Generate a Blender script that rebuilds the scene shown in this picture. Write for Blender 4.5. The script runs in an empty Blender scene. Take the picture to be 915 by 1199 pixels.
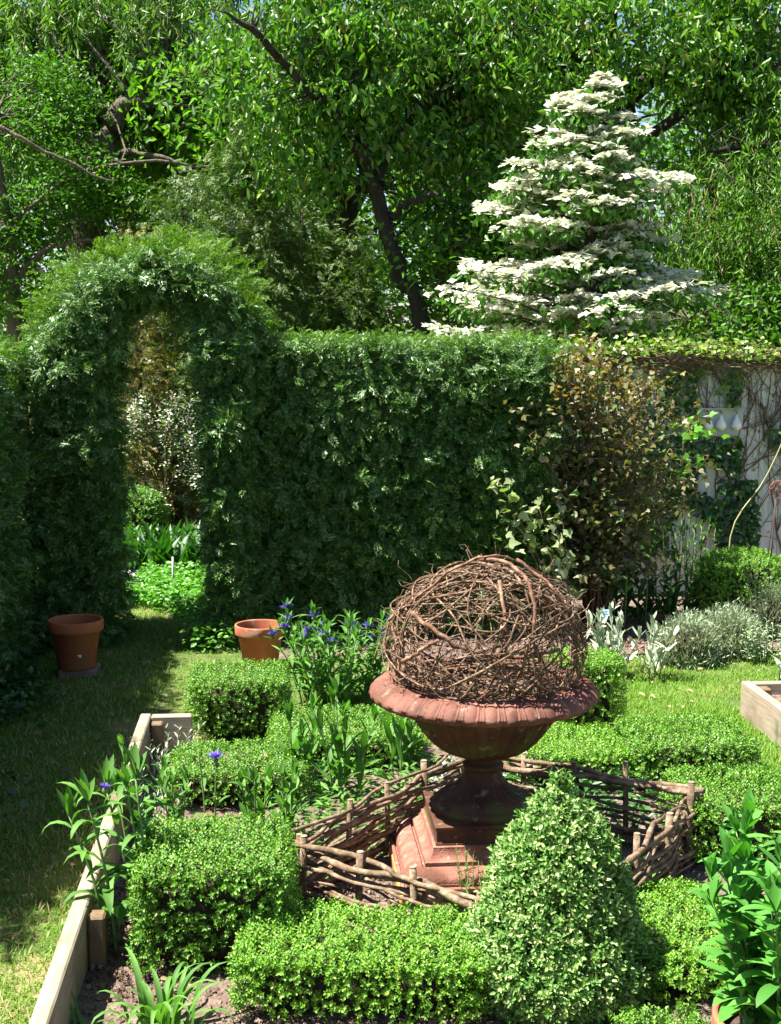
import bpy, math, random
import numpy as np
from mathutils import Vector, Matrix, Euler
R = np.random.default_rng(7)
random.seed(7)
C = bpy.context.scene
COL = C.collection
PI = math.pi

# ------------------------------------------------------------------ camera
F_PX, CX, CY = 1600.0, 457.5, 599.5
CAMH = 1.75
pitch = math.radians(6.93); yaw = math.radians(4.84)
cam_d = bpy.data.cameras.new('camera'); cam = bpy.data.objects.new('camera', cam_d); COL.objects.link(cam)
cam_d.sensor_fit = 'VERTICAL'; cam_d.sensor_height = 36.0; cam_d.lens = F_PX / 1199 * 36.0
cam_d.clip_end = 1500; cam_d.clip_start = 0.05
cam.location = (0, 0, CAMH)
cam.rotation_euler = Euler((PI / 2 - pitch, 0, -yaw), 'XYZ')
C.camera = cam
CM = cam.rotation_euler.to_matrix()

def ray(px, py):
    v = CM @ Vector(((px - CX) / F_PX, (CY - py) / F_PX, -1.0))
    return v
def G(px, py, z=0.0):
    v = ray(px, py); t = (z - CAMH) / v.z
    return np.array([v.x * t, v.y * t, z])
def W(px, py, Y):
    v = ray(px, py); t = Y / v.y
    return np.array([v.x * t, Y, CAMH + v.z * t])

# ------------------------------------------------------------------ world, sun
to_sun = Vector((-0.51, -0.025, 1.0)).normalized()
wd = bpy.data.worlds.new('World'); C.world = wd; wd.use_nodes = True
nt = wd.node_tree; nt.nodes.clear()
sky = nt.nodes.new('ShaderNodeTexSky'); sky.sky_type = 'NISHITA'; sky.sun_disc = False
sky.sun_elevation = math.asin(to_sun.z); sky.sun_rotation = math.atan2(to_sun.x, to_sun.y)
sky.air_density = 1.0; sky.dust_density = 0.6; sky.ozone_density = 1.5
bg = nt.nodes.new('ShaderNodeBackground'); bg.inputs[1].default_value = 0.05
ow = nt.nodes.new('ShaderNodeOutputWorld')
nt.links.new(sky.outputs[0], bg.inputs[0]); nt.links.new(bg.outputs[0], ow.inputs[0])
sl = bpy.data.lights.new('sun', 'SUN'); sl.energy = 5.0; sl.angle = math.radians(0.53); sl.color = (1.0, 0.955, 0.87)
so = bpy.data.objects.new('sun', sl); COL.objects.link(so)
so.rotation_euler = to_sun.to_track_quat('Z', 'Y').to_euler(); so.location = (-5, 1, 10)
C.view_settings.view_transform = 'Standard'; C.view_settings.look = 'None'
C.view_settings.exposure = 1.88; C.view_settings.gamma = 1.0
cy = C.cycles
cy.use_denoising = True; cy.max_bounces = 7; cy.diffuse_bounces = 4; cy.glossy_bounces = 2
cy.transmission_bounces = 4; cy.transparent_max_bounces = 4; cy.sample_clamp_indirect = 6
cy.use_adaptive_sampling = True; cy.adaptive_threshold = 0.02

# ------------------------------------------------------------------ materials
def newmat(name):
    m = bpy.data.materials.new(name); m.use_nodes = True
    n = m.node_tree.nodes; n.clear()
    o = n.new('ShaderNodeOutputMaterial'); return m, n, m.node_tree.links, o
def ramp(n, cols, pos=None):
    r = n.new('ShaderNodeValToRGB'); e = r.color_ramp.elements
    k = len(cols)
    while len(e) < k: e.new(0.5)
    for i, c in enumerate(cols):
        e[i].position = pos[i] if pos else (i + 0.0) / (k - 1)
        e[i].color = (*c, 1)
    return r
GREEN = (1.0, 1.3, 0.35)
def leaf_mat(name, cols, trans=0.3, tc=GREEN, rough=0.42, spec=0.5, pos=None):
    if tc is GREEN: cols = [(c[0] * .80, c[1] * 1.02, c[2] * .8) if c[1] > c[0] * 1.15 else c for c in cols]
    m, n, L, o = newmat(name)
    g = n.new('ShaderNodeNewGeometry'); r = ramp(n, cols, pos)
    L.new(g.outputs['Random Per Island'], r.inputs[0])
    p = n.new('ShaderNodeBsdfPrincipled'); p.inputs['Roughness'].default_value = rough
    p.inputs['Specular IOR Level'].default_value = spec
    t = n.new('ShaderNodeBsdfTranslucent')
    mx = n.new('ShaderNodeMix'); mx.data_type = 'RGBA'; mx.blend_type = 'MULTIPLY'; mx.inputs[0].default_value = 1
    mx.inputs[7].default_value = (*tc, 1)
    L.new(r.outputs[0], mx.inputs[6]); L.new(mx.outputs[2], t.inputs[0]); L.new(r.outputs[0], p.inputs['Base Color'])
    s = n.new('ShaderNodeMixShader'); s.inputs[0].default_value = trans
    L.new(p.outputs[0], s.inputs[1]); L.new(t.outputs[0], s.inputs[2]); L.new(s.outputs[0], o.inputs[0])
    return m
def noise_mat(name, cols, scale=8, rough=0.8, bump=0.3, bscale=None, stretch=None, detail=8, spec=0.3, pos=None, bdist=0.01, extra=None):
    m, n, L, o = newmat(name)
    tc = n.new('ShaderNodeTexCoord'); mp = n.new('ShaderNodeMapping')
    L.new(tc.outputs['Object'], mp.inputs[0])
    if stretch: mp.inputs['Scale'].default_value = stretch
    a = n.new('ShaderNodeTexNoise'); a.inputs['Scale'].default_value = scale; a.inputs['Detail'].default_value = detail
    a.inputs['Roughness'].default_value = 0.65
    L.new(mp.outputs[0], a.inputs['Vector'])
    r = ramp(n, cols, pos or [0.3 + 0.4 * i / (len(cols) - 1) for i in range(len(cols))])
    L.new(a.outputs['Fac'], r.inputs[0])
    col = r.outputs[0]
    if extra:   # (color, scale, lo, hi)
        for (c2, s2, lo, hi) in extra:
            b2 = n.new('ShaderNodeTexNoise'); b2.inputs['Scale'].default_value = s2; b2.inputs['Detail'].default_value = 6
            L.new(tc.outputs['Object'], b2.inputs['Vector'])
            mr = n.new('ShaderNodeMapRange'); mr.inputs[1].default_value = lo; mr.inputs[2].default_value = hi
            L.new(b2.outputs['Fac'], mr.inputs[0])
            mx = n.new('ShaderNodeMix'); mx.data_type = 'RGBA'; L.new(mr.outputs[0], mx.inputs[0])
            L.new(col, mx.inputs[6]); mx.inputs[7].default_value = (*c2, 1); col = mx.outputs[2]
    p = n.new('ShaderNodeBsdfPrincipled'); p.inputs['Roughness'].default_value = rough
    p.inputs['Specular IOR Level'].default_value = spec
    L.new(col, p.inputs['Base Color'])
    if bump:
        b = n.new('ShaderNodeBump'); b.inputs['Strength'].default_value = bump; b.inputs['Distance'].default_value = bdist
        c = n.new('ShaderNodeTexNoise'); c.inputs['Scale'].default_value = bscale or scale * 4; c.inputs['Detail'].default_value = 6
        L.new(mp.outputs[0], c.inputs['Vector']); L.new(c.outputs['Fac'], b.inputs['Height']); L.new(b.outputs[0], p.inputs['Normal'])
    L.new(p.outputs[0], o.inputs[0])
    return m

M = {}
M['box'] = leaf_mat('box_leaf', [(.055, .12, .013), (.10, .20, .018), (.165, .29, .028), (.24, .38, .05), (.30, .21, .09)], .22, rough=.5, spec=.4, pos=[0, .35, .7, .95, 1])
M['boxlime'] = leaf_mat('box_leaf_lime', [(.07, .15, .013), (.135, .25, .02), (.20, .34, .03), (.28, .42, .05), (.32, .24, .09)], .24, rough=.5, spec=.4, pos=[0, .35, .7, .96, 1])
M['varieg'] = leaf_mat('variegated_leaf', [(.07, .15, .025), (.12, .23, .045), (.30, .38, .12), (.50, .54, .25)], .25, rough=.5, pos=[0, .40, .70, 1])
M['cedar'] = leaf_mat('cedar_spray', [(.048, .088, .022), (.085, .15, .036), (.135, .22, .055), (.24, .34, .11)], .22, rough=.42, spec=.6)
M['cedartip'] = leaf_mat('cedar_tip', [(.085, .14, .019), (.15, .225, .028), (.23, .31, .05)], .3, rough=.55, spec=.3)  # lighter new growth, brightened further so the tops look sunlit
M['goldced'] = leaf_mat('golden_cedar', [(.025, .055, .01), (.06, .09, .015), (.22, .19, .03), (.33, .25, .06), (.22, .12, .03)], .3)
M['cherry'] = leaf_mat('cherry_leaf', [(.05, .11, .014), (.085, .17, .02), (.135, .235, .03), (.24, .32, .05), (.26, .19, .07)], .42, rough=.42, spec=.45, pos=[0, .35, .7, .95, 1])
M['willow'] = leaf_mat('willow_leaf', [(.08, .14, .025), (.13, .20, .035), (.20, .28, .06)], .45, rough=.45)
M['ash'] = leaf_mat('ash_leaf', [(.05, .105, .012), (.085, .17, .02), (.14, .24, .035)], .42, rough=.5, spec=.35)
M['fine'] = leaf_mat('fine_leaf', [(.07, .13, .015), (.13, .22, .025), (.21, .31, .045)], .45, rough=.45)
M['conif'] = leaf_mat('conifer_leaf', [(.045, .08, .012), (.085, .13, .018), (.16, .20, .035)], .25, rough=.5)
M['far'] = leaf_mat('far_leaf', [(.07, .13, .018), (.12, .21, .03), (.19, .30, .045)], .5, rough=.55, spec=.3)
M['dogleaf'] = leaf_mat('dogwood_leaf', [(.04, .10, .014), (.08, .17, .02), (.13, .23, .035)], .35)
M['bract'] = leaf_mat('bract_white', [(.50, .54, .36), (.66, .67, .53), (.76, .76, .66)], .25, tc=(1, 1, .9), rough=.6, spec=.2)
M['bronze'] = leaf_mat('ninebark_leaf', [(.07, .055, .025), (.13, .125, .035), (.17, .16, .05), (.30, .27, .19), (.08, .15, .035), (.06, .12, .025)], .34, tc=(1.1, 1.0, .35), rough=.45, spec=.4)  # the pale greyish stop paints glints into some leaves
M['bronzetip'] = leaf_mat('ninebark_tip', [(.16, .11, .02), (.25, .18, .03), (.24, .24, .045)], .4, tc=(1.2, .9, .4), rough=.4, spec=.5)
M['palelf'] = leaf_mat('pale_leaf', [(.20, .25, .10), (.32, .36, .18), (.42, .44, .27)], .3, rough=.4, spec=.6)
M['ivy'] = leaf_mat('ivy_leaf', [(.018, .05, .012), (.035, .09, .018), (.07, .15, .025)], .2, rough=.35, spec=.55)
M['ivylite'] = leaf_mat('ivy_new_leaf', [(.09, .16, .02), (.20, .27, .04), (.33, .36, .10)], .35, rough=.4)
M['peren'] = leaf_mat('perennial_leaf', [(.08, .17, .035), (.125, .235, .05), (.19, .31, .08)], .35, rough=.6, spec=.3)
M['sage'] = leaf_mat('sage_leaf', [(.07, .19, .035), (.11, .27, .05), (.15, .33, .07)], .32, rough=.55, spec=.3)
M['darkper'] = leaf_mat('dark_perennial_leaf', [(.02, .07, .015), (.04, .12, .02), (.06, .16, .03)], .25, rough=.4)
M['hosta'] = leaf_mat('broad_leaf', [(.025, .08, .012), (.045, .125, .018), (.07, .17, .022)], .35, rough=.45)  # greens lowered so the leaves look shaded beyond the arch
M['ground'] = leaf_mat('groundcover_leaf', [(.07, .18, .02), (.13, .28, .035), (.20, .36, .05)], .35, rough=.45)
M['silver'] = leaf_mat('silver_leaf', [(.26, .32, .22), (.36, .42, .30), (.46, .50, .38)], .15, tc=(1, 1, .8), rough=.8, spec=.15)
M['lav'] = leaf_mat('lavender_leaf', [(.20, .27, .15), (.29, .37, .22), (.40, .47, .31)], .2, tc=(1, 1, .7), rough=.75, spec=.15)
M['dusty'] = leaf_mat('dusty_leaf', [(.33, .31, .30), (.45, .43, .42), (.55, .53, .52)], .1, tc=(1, 1, 1), rough=.8, spec=.1)
M['blue'] = leaf_mat('blue_petal', [(.08, .06, .42), (.15, .10, .58), (.22, .14, .55)], .3, tc=(1, .8, 1.2), rough=.6)
M['pink'] = leaf_mat('petal_centre', [(.35, .05, .25), (.25, .04, .3)], .2, tc=(1, .8, 1))
M['grass'] = leaf_mat('grass_blade', [(.11, .20, .02), (.165, .27, .03), (.24, .33, .045), (.33, .34, .11)], .35, rough=.5, spec=.3, pos=[0, .4, .8, 1])
M['straw'] = leaf_mat('dry_blade', [(.32, .25, .13), (.45, .38, .20)], .15, tc=(1, 1, .8), rough=.8, spec=.1)
M['bark'] = noise_mat('dark_bark', [(.012, .009, .008), (.045, .034, .028)], 14, .9, .8, stretch=(1, 1, .25), bdist=.03)
M['bark2'] = noise_mat('grey_bark', [(.05, .04, .03), (.16, .125, .095)], 12, .9, .8, stretch=(1, 1, .3), bdist=.03)
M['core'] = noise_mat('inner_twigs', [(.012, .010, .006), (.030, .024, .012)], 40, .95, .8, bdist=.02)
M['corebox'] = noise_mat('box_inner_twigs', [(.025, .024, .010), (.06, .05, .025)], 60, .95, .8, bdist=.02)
M['stem'] = noise_mat('green_stem', [(.10, .17, .05), (.16, .24, .08)], 30, .6, .1)
M['stembr'] = noise_mat('brown_stem', [(.09, .05, .03), (.20, .12, .07)], 40, .8, .3)
M['twig'] = noise_mat('vine_twig', [(.04, .021, .012), (.13, .075, .042), (.38, .28, .19)], 45, .75, .6, bdist=.004)
M['twigthick'] = noise_mat('vine_thick', [(.05, .022, .014), (.17, .08, .048), (.36, .24, .16)], 34, .75, .6, bdist=.004)
M['wattle'] = noise_mat('hazel_rod', [(.055, .034, .02), (.16, .105, .062), (.33, .26, .18)], 30, .8, .7, stretch=(1, 1, 1), bdist=.004)
M['wattlecut'] = noise_mat('hazel_cut_end', [(.18, .13, .09), (.30, .24, .17)], 30, .9, .3)
M['terra'] = noise_mat('terracotta', [(.27, .075, .035), (.35, .11, .055), (.40, .15, .08)], 6, .8, .15, bscale=60, bdist=.002,
                       extra=[((.50, .30, .20), 9, .58, .72)])
M['terradull'] = noise_mat('terracotta_dull', [(.30, .085, .035), (.40, .12, .05), (.45, .15, .07)], 7, .8, .15, bscale=60, bdist=.002,
                       extra=[((.22, .13, .08), 6, .55, .7)])
M['white'] = noise_mat('white_splash', [(.6, .58, .5), (.75, .72, .65)], 20, .8, .1)
M['rust'] = noise_mat('rusty_iron', [(.075, .028, .019), (.165, .066, .044), (.24, .11, .08)], 9, .72, .5, bscale=90, bdist=.002, spec=.3,
                      extra=[((.11, .045, .025), 5, .50, .66), ((.30, .20, .155), 30, .60, .80)])
M['rustshade'] = noise_mat('rusty_iron_mossy_shaded', [(.035, .014, .009), (.075, .030, .016), (.12, .055, .025)], 10, .75, .5, bscale=80, bdist=.002, spec=.3,  # mossy rust, base tones also darkened to stand for shade below the rim
                      extra=[((.07, .065, .015), 7, .50, .60), ((.20, .15, .10), 30, .62, .72)])
M['rustpink'] = noise_mat('pink_iron', [(.15, .056, .038), (.25, .105, .072), (.33, .165, .12)], 16, .8, .8, bscale=140, bdist=.003, spec=.2,
                      extra=[((.12, .05, .03), 6, .52, .70), ((.42, .30, .24), 40, .62, .74)])
M['ochre'] = noise_mat('ochre_side', [(.42, .26, .06), (.55, .36, .10)], 12, .85, .3, extra=[((.40, .18, .08), 9, .5, .65)])
M['plank'] = noise_mat('weathered_plank', [(.20, .155, .11), (.29, .235, .17), (.37, .31, .23)], 4, .85, .5, stretch=(22, 1.2, 22), bdist=.0015, bscale=9,
                      extra=[((.15, .105, .065), 3.0, .52, .70), ((.12, .13, .06), 7.0, .60, .72)])
M['plankx'] = noise_mat('weathered_plank_cross', [(.19, .15, .11), (.28, .23, .17), (.36, .31, .23)], 4, .85, .5, stretch=(1.2, 22, 22), bdist=.003, bscale=9)
M['post'] = noise_mat('tan_post', [(.10, .065, .035), (.20, .14, .08)], 8, .8, .4, stretch=(4, 4, .6), bdist=.003)
M['fence'] = noise_mat('peeling_white_board', [(.42, .43, .40), (.62, .63, .60), (.72, .73, .70)], 5, .8, .4, stretch=(7, 7, .7), bdist=.004,
                       extra=[((.17, .14, .11), 16, .60, .66)])
M['fencex'] = noise_mat('grey_rail', [(.20, .15, .11), (.36, .30, .24)], 6, .85, .4, stretch=(.6, 6, 6))
M['enamel'] = noise_mat('white_enamel', [(.40, .41, .43), (.46, .47, .49)], 6, .5, .05, spec=.5)
M['porc'] = noise_mat('white_porcelain', [(.80, .80, .78), (.84, .84, .82)], 6, .25, .02, spec=.6)
M['metaldk'] = noise_mat('dark_wire', [(.03, .025, .02), (.08, .05, .035)], 30, .6, .2)
M['rustwire'] = noise_mat('rust_wire', [(.22, .07, .05), (.34, .13, .10)], 30, .7, .2)
M['cane'] = noise_mat('cane', [(.30, .30, .12), (.42, .38, .2)], 20, .6, .2)
M['tagblue'] = noise_mat('tag_blue', [(.30, .50, .70), (.38, .58, .76)], 10, .5, .02)
M['tagink'] = noise_mat('tag_ink', [(.05, .08, .2), (.06, .1, .25)], 10, .6, 0)
M['mulch'] = noise_mat('brown_mulch', [(.05, .03, .022), (.12, .08, .06)], 30, .95, .9, bdist=.01)
M['soil'] = noise_mat('garden_soil', [(.085, .055, .042), (.16, .11, .085), (.24, .18, .14)], 22, .95, 1.0, bscale=60, bdist=.02)
M['clod'] = leaf_mat('soil_clod', [(.07, .045, .034), (.14, .095, .072), (.24, .18, .145)], .0, rough=.95, spec=.1)
M['lawn'] = noise_mat('lawn_ground', [(.05, .075, .015), (.08, .12, .025), (.15, .17, .05)], 6, .95, .8, bscale=80, bdist=.02,
                      extra=[((.24, .20, .09), 2.2, .52, .66)])
M['brick'] = noise_mat('old_brick', [(.20, .12, .09), (.30, .2, .15)], 12, .9, .4)
M['slab'] = noise_mat('grey_slab', [(.35, .34, .36), (.45, .44, .46)], 12, .9, .3)

# ------------------------------------------------------------------ mesh helpers
HARD = {'plank', 'post', 'base', 'moulding', 'side_panel', 'square_foot', 'board', 'rail', 'cap_rail', 'tag_plate', 'tag_writing', 'brick', 'stepping_stone', 'back_plate', 'top_ledge', 'cut_end', 'pale_chip', 'soil_crumbs', 'border_crumbs'}
class MB:
    def __init__(s): s.v = []; s.q = []; s.t = []; s.n = 0
    def add(s, v, q=None, t=None):
        v = np.asarray(v, dtype=np.float32).reshape(-1, 3)
        if q is not None and len(q): s.q.append(np.asarray(q, dtype=np.int32).reshape(-1, 4) + s.n)
        if t is not None and len(t): s.t.append(np.asarray(t, dtype=np.int32).reshape(-1, 3) + s.n)
        s.v.append(v); s.n += len(v); return s
    def build(s, name, mat, parent=None, smooth=False, origin=None):
        me = bpy.data.meshes.new(name)
        v = np.concatenate(s.v) if s.v else np.zeros((0, 3), np.float32)
        org = np.array(origin if origin is not None else (0, 0, 0), dtype=np.float32)
        if parent is not None: org = np.array(parent.location, dtype=np.float32) + (np.array(parent.parent.location, dtype=np.float32) if parent.parent else 0)
        v = v - org
        q = np.concatenate(s.q) if s.q else np.zeros((0, 4), np.int32)
        t = np.concatenate(s.t) if s.t else np.zeros((0, 3), np.int32)
        me.vertices.add(len(v)); me.vertices.foreach_set('co', v.ravel())
        nl = q.size + t.size; me.loops.add(nl)
        me.loops.foreach_set('vertex_index', np.concatenate([q.ravel(), t.ravel()]))
        npoly = len(q) + len(t); me.polygons.add(npoly)
        st = np.concatenate([np.arange(len(q)) * 4, q.size + np.arange(len(t)) * 3]).astype(np.int32)
        me.polygons.foreach_set('loop_start', st)
        if name in HARD: me.polygons.foreach_set('use_smooth', np.zeros(npoly, dtype=bool))
        me.update(calc_edges=True); me.validate()
        me.materials.append(mat)
        o = bpy.data.objects.new(name, me); COL.objects.link(o)
        if parent is not None: o.parent = parent
        else: o.location = org
        return o

def tag(o, label=None, cat=None, group=None, kind=None):
    if label: o['label'] = label
    if cat: o['category'] = cat
    if group: o['group'] = group
    if kind: o['kind'] = kind
    return o
def thing(name, loc, label, cat, group=None):
    o = bpy.data.objects.new(name, None); COL.objects.link(o); o.location = tuple(float(a) for a in loc)
    o.empty_display_size = .1
    return tag(o, label, cat, group)

def nrm(v): return v / (np.linalg.norm(v, axis=-1, keepdims=True) + 1e-9)
def nz(p, f, seed=0):
    r = np.random.default_rng(seed + 100); o = 0
    for i in range(5):
        k = nrm(r.normal(size=3)) * f * (1 + .55 * i); o = o + np.sin(p @ k + r.uniform(0, 6.28)) / (1 + .4 * i)
    return o / 2.6
def frames(d, n):
    d = nrm(d); x = nrm(np.cross(d, n)); z = np.cross(x, d)
    return np.stack([x, d, z], axis=-1)      # columns
def inst(mb, tv, tq, pos, d, n, sc):
    Rm = frames(d, n); v = np.einsum('nij,kj->nki', Rm, tv) * np.asarray(sc).reshape(-1, 1, 1) + pos[:, None, :]
    k = len(tv); q = (np.arange(len(pos)) * k)[:, None, None] + tq[None]
    mb.add(v, q.reshape(-1, 4))
def rnd(n): return R.normal(size=(n, 3))

# templates
def T_leaf(w=.24, fold=.08, droop=.12):
    v = np.array([(0, 0, 0), (w, .35, fold), (w * .75, .7, fold - droop * .5), (0, 1, -droop), (-w * .75, .7, fold - droop * .5), (-w, .35, fold)], float)
    return v, np.array([(0, 1, 2, 3), (0, 3, 4, 5)])
def T_tiny(w=.3, fold=.08):
    return np.array([(0, 0, 0), (w, .5, fold), (0, 1, 0), (-w, .5, fold)], float), np.array([(0, 1, 2, 3)])
def T_lobed():      # ivy / ninebark leaf: three lobes
    v = np.array([(0, 0, 0), (.30, .05, .05), (.48, .38, .06), (.24, .48, .03), (0, 1.0, -.08), (-.24, .48, .03), (-.48, .38, .06), (-.30, .05, .05), (0, .45, 0)], float)
    return v, np.array([(0, 1, 2, 8), (8, 2, 3, 4), (8, 4, 5, 6), (0, 8, 6, 7)])
def combine(ts):
    V = []; Q = []; n = 0
    for v, q in ts: V.append(v); Q.append(q + n); n += len(v)
    return np.concatenate(V), np.concatenate(Q)
def xf(t, d, n, pos, s):
    v, q = t; Rm = frames(np.array([d], float), np.array([n], float))[0]
    return (v @ Rm.T) * s + np.array(pos), q
def T_shoot(pairs=4, ll=.42, spread=.9, w=.3, fine=False):
    # shoot along +Y length 1, leaves in crossed pairs; scale = shoot length
    out = []
    for i in range(pairs):
        y = .1 + .75 * i / (pairs - 1); a0 = (i % 2) * PI / 2 + .3
        for s in (0, PI):
            a = a0 + s; r = np.array([math.cos(a), 0, math.sin(a)])
            d = r * spread * (1 - .35 * i / pairs) + np.array([0, .75, 0])
            nn = np.array([0, 1, 0]) * spread - r * .7
            out.append(xf(T_leaf(w, .07, .06) if fine else T_tiny(w), d, nn, r * .02 + np.array([0, y, 0]), ll * (1 - .25 * i / pairs)))
    return combine(out)
def T_spray():      # flat thuja spray: forked side lobes, curling down, each lobe turned a little
    out = []; rr = np.random.default_rng(3)
    j = lambda: tuple(np.array([0, .1, 1]) + rr.normal(size=3) * .38)
    for i in range(5):
        y = .10 + .17 * i; L = .50 * (1 - .5 * i / 5) * (1 if i else .8)
        for s in (-1, 1):
            zc = -.45 * y * y; o = np.array([0, y + .06 * (s > 0), zc]); d = nrm(np.array([s * .8, .75, -.3 + rr.normal() * .2]))
            out.append(xf(T_tiny(.11, .05), d, j(), o, L))
            out.append(xf(T_tiny(.14, .05), nrm(d + [-s * .45, .4, -.2]), j(), o + d * L * .4, L * .55))
    out.append(xf(T_tiny(.12, .02), (0, 1, -.7), (0, .5, 1), (0, .8, -.27), .34))
    out.append(xf(T_tiny(.05, .0), (0, 1, -.2), (0, .1, 1), (0, 0, 0), .85))
    return combine(out)
SH = T_shoot(4, .44, 1.25, .3); SHF = T_shoot(4, .44, 1.25, .26, True); SHB = T_shoot(4, .50, 1.05, .24, True); SPR = T_spray(); LEAF = T_leaf(); NARROW = T_leaf(.1, .02, .15); LOB = T_lobed(); TINY = T_tiny()
BROAD = T_leaf(.33, .08, .15)

def tubes(mb, pts, rad, sides=5, cap=True):
    """pts (N,K,3), rad (N,K)"""
    pts = np.asarray(pts, float); rad = np.asarray(rad, float)
    if pts.ndim == 2: pts = pts[None]; rad = rad.reshape(1, -1) * np.ones((1, pts.shape[1]))
    N, K, _ = pts.shape
    rad = np.broadcast_to(rad, (N, K))
    t = np.empty_like(pts); t[:, 1:-1] = pts[:, 2:] - pts[:, :-2]; t[:, 0] = pts[:, 1] - pts[:, 0]; t[:, -1] = pts[:, -1] - pts[:, -2]
    t = nrm(t)
    md = nrm(pts[:, -1] - pts[:, 0] + 1e-6)
    ref = np.where(np.abs(md[:, 2:3]) > .8, np.array([[1.0, 0.13, 0]]), np.array([[0.05, 0.1, 1.0]]))[:, None, :]
    x = nrm(np.cross(t, ref)); y = np.cross(t, x)
    a = np.arange(sides) * 2 * PI / sides
    ring = pts[:, :, None, :] + rad[:, :, None, None] * (np.cos(a)[None, None, :, None] * x[:, :, None, :] + np.sin(a)[None, None, :, None] * y[:, :, None, :])
    V = ring.reshape(N, K * sides, 3)
    if cap: V = np.concatenate([V, pts[:, :1], pts[:, -1:]], axis=1)
    nv = V.shape[1]
    k = np.arange(K - 1)[:, None]; j = np.arange(sides)[None]; j2 = (j + 1) % sides
    q = np.stack([k * sides + j, (k + 1) * sides + j, (k + 1) * sides + j2, k * sides + j2], -1).reshape(-1, 4)
    Q = (np.arange(N) * nv)[:, None, None] + q[None]
    T = None
    if cap:
        jj = np.arange(sides); jn = (jj + 1) % sides
        t0 = np.stack([np.full(sides, K * sides), jj, jn], -1); t1 = np.stack([np.full(sides, K * sides + 1), (K - 1) * sides + jn, (K - 1) * sides + jj], -1)
        T = ((np.arange(N) * nv)[:, None, None] + np.concatenate([t0, t1])[None]).reshape(-1, 3)
    mb.add(V, Q.reshape(-1, 4), T)
def smooth_path(P, n):
    P = np.asarray(P, float); K = len(P)
    if K == 2: return P[0] + (P[1] - P[0]) * np.linspace(0, 1, n)[:, None]
    t = np.linspace(0, K - 1, n); out = []
    for u in t:
        i = min(int(u), K - 2); f = u - i
        p0 = P[max(i - 1, 0)]; p1 = P[i]; p2 = P[i + 1]; p3 = P[min(i + 2, K - 1)]
        out.append(.5 * ((2 * p1) + (-p0 + p2) * f + (2 * p0 - 5 * p1 + 4 * p2 - p3) * f * f + (-p0 + 3 * p1 - 3 * p2 + p3) * f ** 3))
    return np.array(out)
def limb(mb, P, r0, r1, n=14, sides=8, wob=.02):
    p = smooth_path(P, n); p[1:-1] += rnd(n - 2) * wob * .5
    tubes(mb, p[None], ((r0 + (r1 - r0) * np.linspace(0, 1, n) ** .8) * np.clip((1.02 - np.linspace(0, 1, n)) * 5, .12, 1))[None], sides); return p

def strips(mb, base, az, el, L, Wd, droop, seg=6, fold=.25, prof='lance', curl=0.0, dpow=1.2):
    """arching leaves: a strip with a folded midrib each"""
    N = len(base); s = np.linspace(0, 1, seg + 1)
    az = np.broadcast_to(az, N); el = np.broadcast_to(el, N); L = np.broadcast_to(L, N); Wd = np.broadcast_to(Wd, N); droop = np.broadcast_to(droop, N)
    e = el[:, None] - droop[:, None] * s[None] ** dpow
    az2 = az[:, None] + curl * s[None] * R.normal(size=(N, 1))
    dv = np.stack([np.cos(e) * np.cos(az2), np.cos(e) * np.sin(az2), np.sin(e)], -1)
    p = base[:, None] + np.concatenate([np.zeros((N, 1, 3)), np.cumsum(dv[:, :-1], 1)], 1) * (L / seg)[:, None, None]
    side = np.stack([-np.sin(az2), np.cos(az2), np.zeros_like(az2)], -1)
    up = np.cross(dv, side) * -1; up = np.cross(side, dv)
    up = -up * np.sign(up[..., 2:3] + 1e-6) * -1
    if prof == 'lance': w = np.sin(PI * np.clip(s * .88 + .08, 0, 1)) ** .9
    elif prof == 'blade': w = np.clip(1.0 - s ** 3, .04, 1) * (.75 + .25 * np.sin(PI * s))
    elif prof == 'ovate': w = np.sin(PI * np.clip(s ** .75 * .9 + .07, 0, 1)) ** .8
    else: w = np.ones_like(s)
    w[-1] = .03
    wl = (Wd[:, None] * w[None])[..., None] * .5
    l = p - side * wl + up * wl * fold; r = p + side * wl + up * wl * fold
    V = np.stack([l, p, r], 2).reshape(N, -1, 3); nv = V.shape[1]
    k = np.arange(seg)[:, None] * 3; c = np.arange(2)[None]
    q = np.stack([k + c, k + c + 1, k + c + 4, k + c + 3], -1).reshape(-1, 4)
    mb.add(V, ((np.arange(N) * nv)[:, None, None] + q[None]).reshape(-1, 4))

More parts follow.
